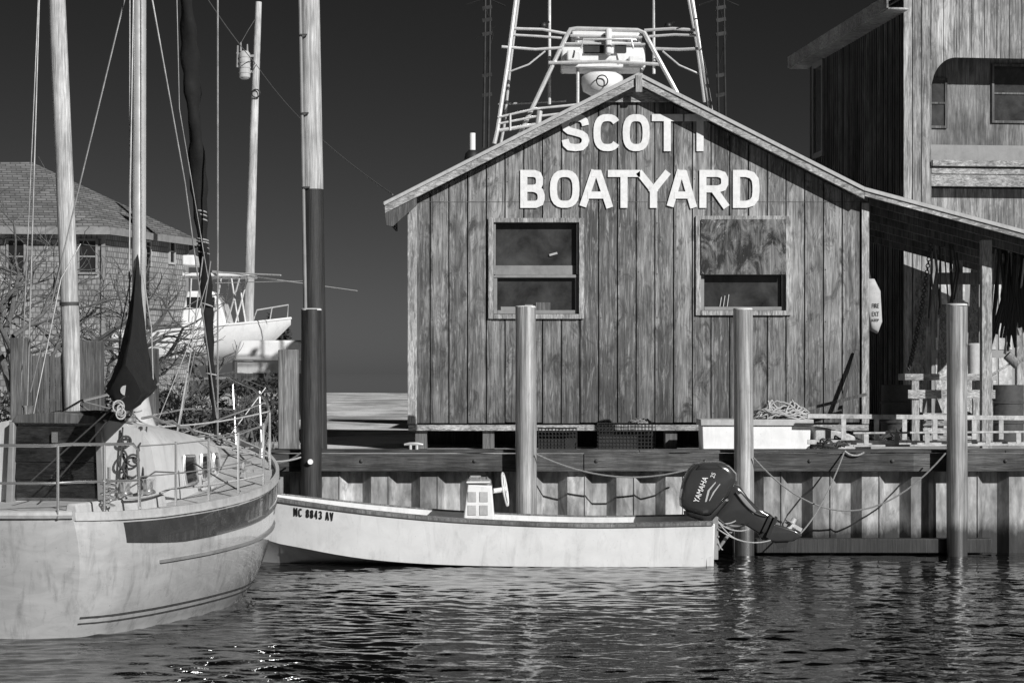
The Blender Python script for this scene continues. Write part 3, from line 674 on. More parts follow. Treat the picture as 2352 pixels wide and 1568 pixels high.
# ---------------------------------------------------------------- tower boat behind shed
d=36.8;tw=thing("sport_fishing_boat",P(1390,1005,d),"white sport fishing boat with tall tubular tuna tower","boat")
g=M();rings=[]
for i in range(12):
    s=i/11;y=d-2.2+s*5.4;wd=1.6*(1-.9*max(0,s-.5)**2)*(1 if s<.95 else .6)
    rings.append([(2.1+a*wd,y,z) for a,z in ((-1,3.8),(-.95,3.1),(-.75,2.4),(0,1.9),(.75,2.4),(.95,3.1),(1,3.8))])
g.loft(rings,True,True);mk("hull",g,m_gel,tw)
mk("cabin",M().box(1.0,3.2,d+.3,d+1.9,3.8,5.9),m_gel,tw,bevel=.1)
mk("boat_stand",M().box(1.5,2.0,d-1,d+2.5,1.2,2.1),m_post,tw)
mk("window",M().box(1.2,3.0,d+.28,d+.298,5.1,5.7),m_glass,tw)
g=M();R=.041
def ln(a,r=R,dd=0): g.tube([P(u,v,d+z) for u,v,z in a],r,8)
ln([(1135,330,-.8),(1142,300,-.8),(1165,150,-.6),(1187,-20,-.5),(1200,-160,-.4)]);ln([(1150,330,.9),(1158,290,.9),(1172,150,.7),(1193,-20,.6)],.028)
ln([(1180,330,-.6),(1200,295,-.6),(1300,85,-.4),(1310,68,-.4),(1325,66,-.4),(1465,70,-.4),(1480,76,-.4),(1545,195,-.6),(1590,280,-.6)])
ln([(1585,-160,-.5),(1588,-10,-.5),(1630,238,-.8),(1640,300,-.8)]);ln([(1578,-20,.6),(1600,100,.7),(1618,235,.9)],.028)
ln([(1172,66,-.5),(1245,68,-.45),(1300,78,-.4)],.028);ln([(1168,80,-.5),(1240,84,-.45),(1290,88,-.4)],.024);ln([(1152,108,-.6),(1230,114,-.5),(1290,110,-.45)],.028)
ln([(1480,70,-.4),(1545,66,-.45),(1604,70,-.5)],.028);ln([(1490,84,-.4),(1550,80,-.4),(1604,82,-.5)],.024);ln([(1500,112,-.45),(1560,114,-.5),(1612,112,-.6)],.028)
ln([(1260,145,-.5),(1400,142,-.5),(1515,148,-.5)],.032);ln([(1170,165,-.6),(1215,148,-.6),(1252,118,-.5)],.016);ln([(1522,118,-.5),(1560,150,-.6),(1606,170,-.6)],.016)
ln([(1327,80,-.3),(1327,300,-.3)],.03);ln([(1470,80,-.3),(1474,190,-.3)],.03);ln([(1262,-160,.3),(1262,240,.3)],.03);ln([(1502,-160,.3),(1502,170,.3)],.03)
ln([(1143,270,-.8),(1230,250,-.7),(1330,240,-.6)],.022);ln([(1143,285,-.8),(1230,268,-.7),(1315,258,-.6)],.022);ln([(1146,300,-.8),(1300,275,-.6)],.034);ln([(1172,262,-.8),(1172,300,-.8)],.02);ln([(1145,240,.9),(1300,232,.6)],.02)
ln([(1310,82,-.4),(1475,86,-.4)],.022);ln([(1295,100,-.4),(1482,102,-.4)],.02)
ln([(1335,112,-.7),(1340,90,-.7),(1450,90,-.7),(1455,112,-.7)],.018);ln([(1235,296,-.7),(1240,255,-.7)],.05)
mk("tuna_tower",g,m_tower,tw)
g=M();g.box(X(1288,d),X(1480,d),d-.35,d+.4,Z(163,d),Z(104,d));g.box(X(1312,d),X(1468,d),d-.2,d+.35,Z(103.5,d),Z(74,d));g.box(X(1300,d),X(1335,d),d-.5,d-.36,Z(150,d),Z(125,d));g.box(X(1388,d),X(1402,d),d-.55,d-.22,Z(135,d),Z(76,d));g.box(X(1440,d),X(1478,d),d-.5,d-.36,Z(160,d),Z(138,d));g.box(X(1440,d),X(1462,d),d-.3,d-.21,Z(112,d),Z(88,d))
mk("upper_console",g,m_gel,tw,bevel=.035)
for u0_,u1_,v0_,v1_ in ((1340,1385,112,130),(1410,1436,110,128)): mk("instrument_panel",M().box(X(u0_,d),X(u1_,d),d-.38,d-.355,Z(v1_,d),Z(v0_,d)),m_black,tw)
mk("search_light",M().torus(P(1383,186,d-.55),(0,1,0),.1,.012,20,5),m_black,tw)
for u in (1248,1535): mk("reel",M().ball(P(u,60,d-.4),.07).tube([P(u-13,66,d-.4),P(u+14,50,d-.4)],.02,5),m_black,tw)
g=M();g.loft([[(X(1383,d)+math.cos(a)*r,d-.1+math.sin(a)*r,Z(v,d)) for a in [k_*math.pi/12 for k_ in range(24)]] for r,v in ((.2,222),(.35,212),(.38,195),(.38,180),(.32,172))])
mk("radar_dome",g,m_gel,tw,ang=50)
m_outr=plain("black outrigger tube",.02,.4)
for uc,s in ((1118,1),(1655,-1)):
    g=M()
    for uu in ((1113,1124) if s>0 else (1648,1664)):
        g.tube([P(uu-s*3,340,d-1),P(uu,150,d-1),P(uu+(3 if s>0 else -3),-160,d-1)],[.028,.024,.02],6)
    g.tube([P(uc-48,12,d-1),P(uc,-4,d-1),P(uc+42,14,d-1)],.014,5)
    for v in (20,48,80,175,220): g.beam(P(uc-10,v,d-1),P(uc+12,v-4,d-1),.04,.06)
    g.tube([P(uc-12,-20,d-1),P(uc+14,80,d-1),P(uc-8,170,d-1)],.01,4);g.tube([P(uc+20,60,d-1),P(uc-26,90,d-1)],.01,4)
    mk("outrigger",g,m_outr,tw)
# ---------------------------------------------------------------- sailboat
th=math.radians(12);hv=Vector((math.sin(th),math.cos(th),0));rv=Vector((math.cos(th),-math.sin(th),0));TT=Vector((-4.62,17.50,0))
def L(s,w_,z): return TT+hv*s+rv*w_+Vector((0,0,z))
SH=[(0,1.04,1.05,.88),(.5,1.2,1.035,1.05),(1,1.34,1.03,1.18),(2,1.5,1.05,1.30),(3,1.55,1.11,1.29),(4,1.38,1.22,1.03),(5,.92,1.37,.52),(5.6,.43,1.47,.15),(6.2,.03,1.54,.01)]
def hp(s,z,side=1,off=0):
    w_,zs,ww=cr(SH,s);u=max(0,min(1,z/zs))
    rd=1-.13*max(0,1-s/.35)**2
    w_*=rd;ww*=rd
    if z>=0: w=ww+(w_-ww)*u**.75+.09*4*u*(1-u)*min(1,(6-s)/2)
    else: w=ww*math.sqrt(max(0,1-(z/.56)**2))
    ss=s-.55*(s/6)**5*(1-u)+.14*(1-s/6.2)**6*(1-u)
    return L(ss,side*(w+off),z)
sb=thing("sailboat",L(2.8,0,0),"white sloop with furled sails, dark stripe and chrome rails","sailboat")
fr=[1,.96,.9,.8,.68,.55,.4,.27,.15,.06,0];g=M();rings=[]
SS=[0,.04,.09,.15,.22,.3]+[.38+5.82*(i/38) for i in range(39)]
for s in SS:
    zs=cr(SH,s)[1];zl=[f*zs for f in fr]+[-.12,-.28,-.42,-.52,-.559]
    rings.append([hp(s,z,1) for z in zl]+[hp(s,z,-1) for z in zl[::-1]])
g.loft(rings,False,False)
r0_=rings[0];m_=len(r0_)//2
cen_=[]
for i in range(m_):
    a_=r0_[i];b_=r0_[-1-i];cen_.append([a_.lerp(b_,k/10)-hv*(.16*4*(k/10)*(1-k/10)) for k in range(11)])
g.loft(cen_,False,False)
t=NT("weathered hull gelcoat");t.offset()
a=t.noise(t.vec,1.3,5,.6,.6);b=t.noise(t.mp((2,2,5)),1.5,5,.6,1.2);c=t.noise(t.vec,45,3,.6);e_=t.noise(t.mp((3,3,.5)),3,6,.7,.3)
col=t.ma('MULTIPLY',t.mr(a,.3,.7,.36,.48),t.mr(b,.35,.65,.9,1.07));col=t.mix(t.mr(c,.69,.74,0,.6),col,.08);col=t.ma('MULTIPLY',col,t.mr(e_,.52,.72,1,.62));t.b.inputs["Coat Weight"].default_value=1;t.b.inputs["Coat Roughness"].default_value=.03;t.b.inputs["Coat IOR"].default_value=1.9
m_hull=t.fin(col,t.mr(b,.3,.7,.2,.4))
hull=mk("hull",g,m_hull,sb,ang=60)
def strip(s0,s1,ft,fb,off,n=40,sd=1):
    g=M();rr=[]
    for i in range(n+1):
        s=s0+(s1-s0)*i/n;zs=cr(SH,s)[1];za=ft(s,zs);zc=fb(s,zs);m=4
        rr.append([hp(s,za+(zc-za)*k_/m,sd,off) for k_ in range(m+1)]+[hp(s,zc+(za-zc)*k_/m,sd,-.01) for k_ in range(m+1)])
    g.loft(rr,True,True)
    return g
m_stripe=plain("dark stripe paint",.045,.25,0,.25,5,.3,coat=.8)
for sd in (1,-1):
    mk("sheer_stripe",strip(.42,6.0,lambda s,z:z-.055,lambda s,z:z-.23-.05*min(1,(s-.4)*1.2),.006,40,sd),m_stripe,hull,ang=30)
    mk("rub_strake",strip(.85,5.6,lambda s,z:z*.60,lambda s,z:z*.60-.026,.02,40,sd),m_grey,hull,ang=30)
    mk("boot_stripe",strip(.05,5.7,lambda s,z:.185,lambda s,z:.165,.005,40,sd),m_iron,hull,ang=30)
    mk("lower_boot_stripe",strip(.05,5.7,lambda s,z:.13,lambda s,z:.115,.005,40,sd),m_iron,hull,ang=30)
    mk("toe_rail",strip(0,6.18,lambda s,z:z+.045,lambda s,z:z-.03,.026,50,sd),m_mid,sb,ang=30)
g=M();rr=[[hp(s,cr(SH,s)[1]-.01,-1,-.02),L(s,0,cr(SH,s)[1]+.03),hp(s,cr(SH,s)[1]-.01,1,-.02)] for s in SS];g.loft(rr,False,False);g.add([cen_[0][k]+Vector((0,0,-.01)) for k in range(11)],[list(range(11))]);mk("deck",g,m_mid,sb)
mk("transom_rail",M().tube([p+Vector((0,0,.02)) for p in cen_[0]],.038,8),m_mid,sb)
CB=[(1.75,.98,1.84),(2.4,.98,1.80),(3.4,.88,1.70),(4.2,.70,1.60),(4.8,.48,1.52),(5.0,.34,1.42)]
g=M();rr=[]
for i in range(16):
    s=1.75+3.25*i/15;w_,zt=cr(CB,s);zd=cr(SH,s)[1]-.05
    rr.append([L(s,w_*k_,zd+(zt-zd)*q_) for k_,q_ in ((-1,0),(-.96,.5),(-.92,.72),(-.82,.88),(-.6,.97),(-.3,1.02),(0,1.03),(.3,1.02),(.6,.97),(.82,.88),(.92,.72),(.96,.5),(1,0))])
g.loft(rr,True,True);cab=mk("cabin",g,plain("dull cabin gelcoat",.55,.4,0,.12,3,.45),sb,ang=45)
def cabp(s,f,off=.008):
    w_,zt=cr(CB,s);zd=cr(SH,s)[1]-.05;return L(s,w_*(1-.08*f)+off+(.0 if f<.6 else -.01),zd+(zt-zd)*f)
for s0,s1 in ((2.45,2.85),(3.05,3.4),(3.62,3.92)):
    g=M();g.loft([[cabp(s0+.03,.22,.014),cabp(s1,.22,.014)],[cabp(s0,.40,.014),cabp(s1,.40,.014)],[cabp(s0+.03,.58,.016),cabp(s1-.03,.58,.016)]],False,False)
    wn=mk("cabin_window",g,m_glass,cab)
    g=M();g.tube([cabp(s0+.03,.22,.017),cabp(s0,.40,.017),cabp(s0+.03,.58,.019),cabp(s1-.03,.58,.019),cabp(s1,.40,.017),cabp(s1,.22,.017),cabp(s0+.03,.22,.017)],.016,6);mk("frame",g,m_chrome,wn)
mk("hand_rail",M().tube([L(s,cr(CB,s)[0]*.6,cr(CB,s)[1]+.03+.04*(i%2)) for i,s in enumerate((2.3,2.6,2.9,3.2,3.5,3.8,4.1))],.014,6),m_grey,cab)
m_comp=wood("varnished hatch boards",.012,.04,(1.5,18,18),0,0,.4,.25,.2)
for i in range(4):
    z0=1.1+i*.17;mk("companionway_board",M().hexa([L(1.70,-.44,z0),L(1.70,.40,z0),L(1.745,.40,z0),L(1.745,-.44,z0),L(1.70,-.42,z0+.165),L(1.70,.37,z0+.165),L(1.745,.37,z0+.165),L(1.745,-.42,z0+.165)]),m_comp,cab,bevel=.005)
mk("hatch_lock",M().hexa([L(1.66,-.05,1.62),L(1.66,.0,1.62),L(1.69,.0,1.62),L(1.69,-.05,1.62),L(1.66,-.05,1.72),L(1.66,.0,1.72),L(1.69,.0,1.72),L(1.69,-.05,1.72)]),m_chrome,cab)
g=M();g.loft([[L(s,w_,z) for w_,z in ((-.48,1.80),(-.4,1.88),(0,1.91),(.38,1.88),(.46,1.80))] for s in (1.66,2.6)]);mk("sliding_hatch",g,m_post,cab,bevel=.01)
for a,b,c_,e_ in ((-.52,-.45,-.48,-.43),(.41,.48,.38,.44)):
    mk("hatch_frame",M().hexa([L(1.66,a,1.05),L(1.66,b,1.05),L(1.74,b,1.05),L(1.74,a,1.05),L(1.66,c_,1.82),L(1.66,e_,1.82),L(1.74,e_,1.82),L(1.74,c_,1.82)]),m_grey,cab,bevel=.008)
for sd in (1,-1):
    g=M();g.loft([[L(s,sd*w_+dx,1.02+z) for dx,z in ((-.07,0),(-.05,.13),(.05,.13),(.08,0))] for s,w_ in ((.25,.78),(1.0,.9),(1.74,1.0))]);mk("cockpit_coaming",g,m_mid,sb,bevel=.02)
for s,w_,z in ((1.1,.92,1.16),(1.9,.62,1.82),(2.1,-.5,1.82),(1.5,.98,1.16),(2.3,.45,1.84)):
    g=M();g.tube([L(s,w_,z),L(s,w_,z+.03),L(s,w_,z+.05),L(s,w_,z+.12),L(s,w_,z+.14)],[.07,.07,.045,.05,.065],14);mk("winch",g,m_chrome,sb)
mx=P(319,860,20.9);mb_=Vector((mx.x,mx.y,1.72))
mtop=Vector((P(322,0,20.9).x,20.9,13.2))
mast=mk("mast",M().tube([mb_,mb_.lerp(mtop,.5),mtop],.070,18),m_alu,sb)
mk("mast_collar",M().tube([mb_+Vector((0,0,-.05)),mb_+Vector((0,0,.1)),mb_+Vector((0,0,.42))],[.2,.14,.075],14),m_mid,mast)
mk("halyard",M().tube([mb_+Vector((.05,-.08,.1)),mb_+Vector((.03,-.08,8))],.008,5),m_rope,mast)
mk("halyard",M().tube([mb_+Vector((-.09,-.04,.1)),mb_+Vector((-.08,-.04,8))],.007,5),m_rope,mast)
bA=Vector((mb_.x,mb_.y-.05,2.25));bB=P(288,905,18.2);bB.z=2.12
boom=mk("boom",M().tube([bA,bB],.045,12),m_alu,sb)
g=M();rr=[];n=18
for i in range(17):
    f=i/16;c=bA.lerp(bB,f);hgt_=1.05*(1-f)**1.4+.20+.05*math.sin(f*9);bot=.10+.14*math.sin(f*2.6);wd=(.12+.15*math.sin(min(1,f*1.6)*math.pi*.6))*(1-.35*f**3)
    cc=Vector((rv.x,rv.y,0));ring=[]
    for k_ in range(n):
        a=2*math.pi*k_/n;sx=math.sin(a);cz=math.cos(a)
        wv=wd*(.65 if cz>0 else .9)*(1-.3*max(0,cz)**2)*(1+.09*math.sin(a*5+i*1.3));z=(hgt_ if cz>0 else bot)*cz
        ring.append(c+cc*wv*sx*(.5+.5*(1-abs(cz)))*1.2+Vector((0,0,z)))
    rr.append(ring)
g.loft(rr);mk("sail_cover",g,m_cloth,boom,ang=70)
for dx in (-.05,.03,.07): mk("sail_tie",M().tube([mb_+Vector((dx,-.15,1.55)),bA.lerp(bB,.3)+Vector((dx*2.5,-.05,.5)),bA.lerp(bB,.55)+Vector((dx*3,0,-.1))],.006,5),m_rope,boom)
mk("mainsheet",M().tube([bB+Vector((0,0,-.05)),L(.9,.1,1.3)],.008,5),m_roped,boom)
mk("mainsheet",M().tube([bB+Vector((.03,0,-.05)),L(1.0,.3,1.3)],.008,5),m_roped,boom)
g=M();rnd=random.Random(9)
for i in range(6): g.torus(bB+Vector((-.03+rnd.uniform(-.03,.03),-.06,-.12-rnd.random()*.1)),(rnd.uniform(-.9,.9),1,rnd.uniform(-.5,.5)),.03+.025*rnd.random(),.008,14,5)
mk("rope_coil",g,m_rope,boom)
j0=P(497,1015,23.3);j1=mtop+Vector((0,0,-.2));g=M();rr=[];n=12;N=110
for i in range(N+1):
    f=i/N;c=j0.lerp(j1,f);r=(.03+.06*min(1,f*3.5))*(1-.25*f)*(1+.13*math.sin(i*1.9))
    if f<.04: r=.02
    rr.append([c+Vector((math.cos(a),math.sin(a)*.9,0))*r*(1+.25*math.sin(a*2+i*.5)) for a in [2*math.pi*k_/n for k_ in range(n)]])
g.loft(rr);fj=mk("furled_jib",g,m_cloth,sb,ang=60)
for v in (488,496,506,552,558,568,582,700,860):
    c=j0.lerp(j1,(Z(v,22.9)-j0.z)/(j1.z-j0.z));mk("furling_tie",M().torus(c,(.25+.1*math.sin(v),.1,1),.068,.008,14,5),m_rope,fj)
mk("furling_line",M().tube([P(466,590,22.6),P(440,800,22.9),P(405,1000,21.5)],.007,5),m_rope,fj)
C=.0085
for pts,r in (([P(500,1010,23.0),P(500,600,22.5),P(500,-150,22.0)],C+.002),
    ([P(498,960,22.4),P(425,420,21.4),P(350,0,20.9),P(335,-120,20.9)],C),
    ([P(62,950,21.3),P(90,0,21),P(96,-150,21)],C),([P(48,900,21.3),P(75,300,21),P(92,-100,21)],C*.7),
    ([P(70,900,21.5),P(172,470,21.2),P(286,0,21),P(310,-110,21)],C),([P(296,640,20.8),P(306,0,20.85),P(308,-100,20.85)],C*.8),
    ([P(365,960,21.6),P(430,800,21.7),P(478,640,21.9),P(412,250,21.2),P(404,-100,21.1)],C*.6),
    ([P(405,1010,21.0),P(470,700,22.3),P(484,600,22.5)],C*.7),([P(560,870,23.2),P(610,890,22.8),P(520,1010,22.6)],C*.8),
    ([P(75,960,20.5),P(140,640,20.7),P(185,560,20.8)],C*.7)):
    mk("stay",M().tube(pts,r,6),m_cable,sb)
R1=.012
def dk(s,sd,up,ins=.07): return hp(s,cr(SH,s)[1],sd,-ins)+Vector((0,0,up))
hi_=.62
g=M()
path=[dk(.75,1,.0),dk(.72,1,hi_-.05),dk(.66,1,hi_),dk(.3,1,hi_),dk(.08,1,hi_)+rv*-.05,L(-.08,.75,1.04+hi_),L(-.15,.2,1.04+hi_),L(-.1,-.7,1.04+hi_),dk(.1,-1,hi_),dk(.7,-1,hi_),dk(.75,-1,0)]
g.tube(path,.014,8)
g.tube([dk(.74,1,.3),dk(.3,1,.3),dk(.08,1,.3),L(-.08,.75,1.34),L(-.15,.2,1.34),L(-.12,-.8,1.34)],.011,8)
for q_ in (dk(.3,1,0),L(-.06,.8,1.04),L(-.14,.28,1.04),L(-.12,-.6,1.04)): g.tube([q_,q_+Vector((0,0,hi_))],R1,8)
mk("stern_rail",g,m_chrome,sb)
g=M();bow=L(6.3,0,1.5)
g.tube([dk(4.3,1,0),dk(4.35,1,.58),dk(4.6,1,.66),dk(5.2,1,.70),dk(5.7,1,.72),bow+Vector((0,0,.72)),dk(5.7,-1,.72),dk(5.2,-1,.70),dk(4.6,-1,.66),dk(4.35,-1,.58),dk(4.3,-1,0)],.015,8)
g.tube([dk(4.33,1,.33),dk(5.2,1,.36),dk(5.7,1,.38),bow+Vector((-.05,0,.36)),dk(5.7,-1,.38),dk(5.2,-1,.36),dk(4.33,-1,.33)],.012,8)
for s in (4.9,5.6):
    for sd in (1,-1): g.tube([dk(s,sd,0),dk(s+.12,sd,.70)],R1,8)
g.tube([dk(5.0,1,.02),dk(4.4,1,.6)],.012,6);g.tube([dk(5.3,-1,.02),dk(4.6,-1,.62)],.012,6);g.tube([dk(4.6,1,.66),dk(5.4,-1,.05)],.010,6);g.tube([dk(4.6,-1,.66),dk(5.5,1,.05)],.010,6)
mk("bow_pulpit",g,m_chrome,sb)
for s in (1.3,1.9,2.55,3.4):
    for sd in (1,-1): mk("stanchion",M().tube([dk(s,sd,0),dk(s,sd,.62)],.012,8),m_chrome,sb)
for sd in (1,-1):
    for hh_ in (.6,.33): mk("lifeline",M().tube([dk(s,sd,hh_) for s in (.75,1.3,1.9,2.55,3.4,4.35)],.006,5),m_cable,sb)
g=M();wc=L(.75,-.42,1.32);g.torus(wc,hv,.2,.014,28,6)
for k_ in range(6): g.tube([wc,wc+(rv*math.cos(k_*math.pi/3)+Vector((0,0,1))*math.sin(k_*math.pi/3))*.2],.008,5)
g.tube([L(.8,-.42,1.0),L(.8,-.42,1.35)],.05,10)
mk("steering_wheel",g,m_chrome,sb)
g=M();g.ball(L(.2,-.42,1.82),.13,(1,1,.75),20,10);g.tube([L(.2,-.42,1.3),L(.2,-.42,1.75)],.015,6);g.torus(L(.2,-.42,1.82),(0,0,1),.135,.012);mk("kettle_barbecue",g,m_chrome,sb)
g=M();hx=L(.4,-.12,0);g.tube([hx+Vector((0,0,z)) for z in (1.6,1.72,1.78,1.86,1.9,1.94)],[.03,.035,.045,.055,.05,.02],14);g.tube([hx+Vector((0,0,1.05)),hx+Vector((0,0,1.6))],.014,6);mk("stern_light",g,m_gel,sb)
mk("fishing_rod_holder",M().tube([L(.1,-.6,1.62),L(.3,-.2,1.62)],.03,8),m_white,sb)
mk("antenna",M().tube([L(.1,-.52,1.3),L(.1,-.53,2.05)],.016,6),m_white,sb)
g=M();rnd=random.Random(4)
for i in range(18):
    c=L(1.70+rnd.random()*.2,.62+rnd.random()*.2,1.36+rnd.random()*.36);g.torus(c,(rnd.uniform(-2,2),-1,rnd.uniform(-.6,.6)),.04+rnd.random()*.04,.010,16,5)
for i in range(14): g.tube(sag(L(1.7+rnd.random()*.2,.58+rnd.random()*.25,1.77),L(1.65+rnd.random()*.2,.52+rnd.random()*.4,1.08),-.04+rnd.random()*.08),.009,5)
mk("coiled_rope",g,m_roped,sb)
g=M()
for i in range(7): g.torus(L(.6,.98,1.12+i*.035),(rnd.uniform(-.2,.2),0,1),.05+.02*(i%2),.010,14,5)
g.tube([L(.6,.98,1.1),L(.6,.98,1.45)],.016,6);mk("snubber_winch",g,m_chrome,sb)
mk("jib_sheet",M().tube(sag(L(.9,1.0,1.16),L(1.75,1.1,1.2),.03),.012,5),m_rope,sb)
mk("jib_sheet",M().tube(sag(L(1.75,1.1,1.2),dk(3.4,1,.1),.02),.012,5),m_rope,sb)
for a_,b_,s_,m__ in ((L(2.2,.5,1.85),dk(4.5,1,.1),.05,m_rope),(L(3.2,.4,1.75),dk(5.2,1,.05),.08,m_rope),(L(3.0,.2,1.8),dk(2.6,1,.05),.02,m_roped),(L(3.6,.1,1.72),dk(4.35,1,.6),.04,m_rope),(L(4.6,.1,1.6),dk(3.4,1,.6),.05,m_rope),(L(2.0,.3,1.9),L(4.4,-.3,1.62),.03,m_rope),(L(2.3,.45,1.9),L(3.0,.3,1.9),.01,m_rope),(L(1.9,.62,1.92),L(2.9,.2,2.0),.02,m_roped)):
    mk("deck_line",M().tube(sag(a_,b_,s_),.008,5),m__,sb)
for s,w_ in ((4.9,.25),(5.3,-.1),(4.2,.95),(3.7,1.15)): mk("deck_cleat",M().beam(L(s,w_-.05,cr(SH,s)[1]+.09),L(s,w_+.08,cr(SH,s)[1]+.09),.03,.03).tube([L(s,w_,cr(SH,s)[1]),L(s,w_,cr(SH,s)[1]+.09)],.02,6),m_chrome,sb)
mk("rolled_line",M().tube([L(2.9,.95,1.12),L(3.0,1.05,1.14),L(3.3,1.0,1.14),L(3.3,.92,1.15),L(2.95,.98,1.16)],.018,6),m_rope,sb)
for w_,z in ((-.75,.18),(-.55,.14),(-.3,.25)): mk("through_hull",M().ball(L(-.02,w_,z),.03,(1,.6,1),8,5),m_iron,hull)
mk("mooring_rope",M().tube(sag(L(5.6,.2,1.5),P(690,1050,25.3),.12),.012,6),m_rope,label="light mooring rope from sailboat bow to dark piling",cat="rope")
# ---------------------------------------------------------------- skiff
yc=24.5;sk=thing("skiff",(-.5,yc,0),"white open skiff with registration number moored along the harbour wall","boat")
def sxz(x):
    return cr([(0,.60,.52,.55,.0,-.08),(1.5,.64,.50,.59,.0,-.08),(3.0,.64,.56,.59,.02,-.06),(4.0,.59,.645,.54,.08,-.04),(4.8,.47,.74,.42,.20,-.02),(5.4,.27,.82,.22,.34,.0),(5.8,.03,.88,.015,.70,.5)],2.36-x)
stx=[2.36-5.8*i/34 for i in range(35)]
m_skiff=plain("worn skiff gelcoat",.68,.3,0,.1,2.5,.35,coat=.4)
g=M();rr=[]
for x in stx:
    w_,zs,wc_,zc,zk=sxz(x)
    o=[(-w_,zs),(-(w_*.5+wc_*.5),zc+(zs-zc)*.5),(-wc_,zc),(-wc_*.5,(zc+zk)/2),(0,zk)];o=o+[(-a,z) for a,z in o[::-1][1:]]
    ww=max(.004,w_-.05);i_=[(ww,zs),(max(.003,min(ww,wc_)-.02),min(zs-.01,max(.14,zc+.06))),(-max(.003,min(ww,wc_)-.02),min(zs-.01,max(.14,zc+.06))),(-ww,zs)]
    rr.append([(x,yc+a,z) for a,z in o+i_])
g.loft(rr,True,True);skh=mk("hull",g,m_skiff,sk,ang=25)
g=M();g.hexa([(2.28,yc-.56,.0),(2.37,yc-.56,-.02),(2.37,yc+.56,-.02),(2.28,yc+.56,.0),(2.27,yc-.57,.5),(2.385,yc-.57,.505),(2.385,yc+.57,.505),(2.27,yc+.57,.5)]);mk("transom",g,m_skiff,sk,bevel=.01)
for side in (-1,1):
    g=M();rr=[]
    for x in stx:
        w_,zs=sxz(x)[:2];rr.append([(x,yc+side*(w_+a),zs+z) for a,z in ((.022,-.03),(.022,.0),(-.015,.02),(-.05,.02),(-.052,.003),(.0,.0))])
    g.loft(rr,True,True);mk("gunwale",g,m_postl,sk)
mk("thwart",M().box(1.3,1.65,yc-.53,yc+.53,.30,.34),m_gel,sk,bevel=.01)
mk("thwart",M().box(-1.45,-1.15,yc-.48,yc+.48,.36,.40),m_gel,sk,bevel=.01)
dd=24.55;cx0=X(1066,dd);cx1=X(1130,dd)
g=M();g.extrude([(cx0-.02,.15),(cx1+.06,.15),(cx1+.03,.55),(cx1-.0,.93),(cx0+.05,.95),(cx0+.0,.55)],yc-.22,yc+.25)
g.box(cx0+.03,cx1-.02,yc-.25,yc+.27,.955,.985);con=mk("console",g,m_gel,sk,bevel=.02)
for z in (.58,.74): 
    for xx_ in (cx0+.05,cx0+.19): mk("panel",M().box(xx_,xx_+.10,yc-.229,yc-.222,z,z+.12),m_mid,con,bevel=.01)
mk("grab_handle",M().tube([(cx0+.08,yc-.1,.985),(cx0+.08,yc-.1,1.04),(cx0+.2,yc-.1,1.04),(cx0+.2,yc-.1,.985)],.012,6),m_chrome,con)
g=M();c=P(1160,1123,dd);ax=Vector((1,-.10,.16));g.torus(c,ax,.20,.012,30,6);e=ax.normalized().cross(Vector((0,0,1))).normalized();f_=ax.normalized().cross(e)
for k_ in range(3): g.tube([c,c+(e*math.cos(k_*2.1)+f_*math.sin(k_*2.1))*.2],.01,5)
g.tube([c,c-ax*.17],.03,8);g.ball(c,.035);mk("steering_wheel",g,m_white,con)
def side_y(x,z):
    w_,zs,wc_,zc,zk=sxz(x);f=max(0,min(1,(z-zc)/(zs-zc)));m_=(w_+wc_)/2
    return yc-((m_+(w_-m_)*(f-.5)*2) if f>.5 else (wc_+(m_-wc_)*f*2))
g=M()
flat=M();slope=-.05;hgt2=.098;dq=23.95
for word,ua,ub in (("NC",672,695),("8843",701,741),("AV",747,768)):
    n=len(word);cwid=(ub-ua)/n
    for k,chh in enumerate(word):
        xa=X(ua+cwid*k,dq);glyph(flat,chh,xa,Z(1186,dq)+slope*(xa-X(672,dq))*2.2,cwid*.80*dq/F,hgt2,.015,0,.004,.0006)
g.add([(p.x,side_y(p.x,p.z)-.006+p.y,p.z) for p in flat.v],flat.f)
mk("registration_number",g,m_black,skh,smooth=False)
# outboard
do=24.42;ob_=thing("outboard_motor",P(1650,1200,do),"dark outboard motor tilted up on the skiff transom","outboard motor")
def pl2(pts): return [(X(u,do),Z(v,do)) for u,v in pts]
m_cowl=plain("dark cowl paint",.04,.16,0,.15,3,.2,0,.9)
PR=((-1,.76),(-.94,.88),(-.8,.96),(-.4,1),(.4,1),(.8,.96),(.94,.88),(1,.76))
cw=mk("cowl",M().pillow(pl2([(1594,1063),(1610,1059),(1655,1059),(1674,1068),(1690,1086),(1690,1102),(1669,1138),(1646,1168),(1628,1181),(1612,1183),(1574,1171),(1561,1160),(1560,1142),(1567,1106),(1580,1078)]),do,.17,PR),m_cowl,ob_,ang=28)
mk("cowl_seam",M().pillow(pl2([(1672,1138),(1677,1143),(1632,1196),(1612,1195),(1572,1182),(1571,1174),(1614,1185),(1630,1183)]),do,.172,PR),m_black,ob_)
mk("cowl_vent",M().pillow(pl2([(1600,1066),(1648,1066),(1662,1074),(1590,1078)]),do,.176,PR),m_black,ob_)
mk("midsection",M().pillow(pl2([(1680,1108),(1698,1114),(1718,1142),(1742,1166),(1770,1180),(1786,1196),(1768,1222),(1745,1226),(1712,1206),(1690,1204),(1660,1200),(1636,1196),(1655,1168)]),do,.08),m_cowl,ob_,ang=35)
mk("side_rib",M().extrude(pl2([(1690,1135),(1700,1132),(1735,1172),(1728,1180)]),do-.09,do-.075),m_grey,ob_,bevel=.005)
mk("gearcase",M().pillow(pl2([(1762,1198),(1800,1208),(1832,1218),(1842,1230),(1822,1242),(1780,1244),(1748,1238),(1740,1224)]),do,.05),m_cowl,ob_,ang=45)
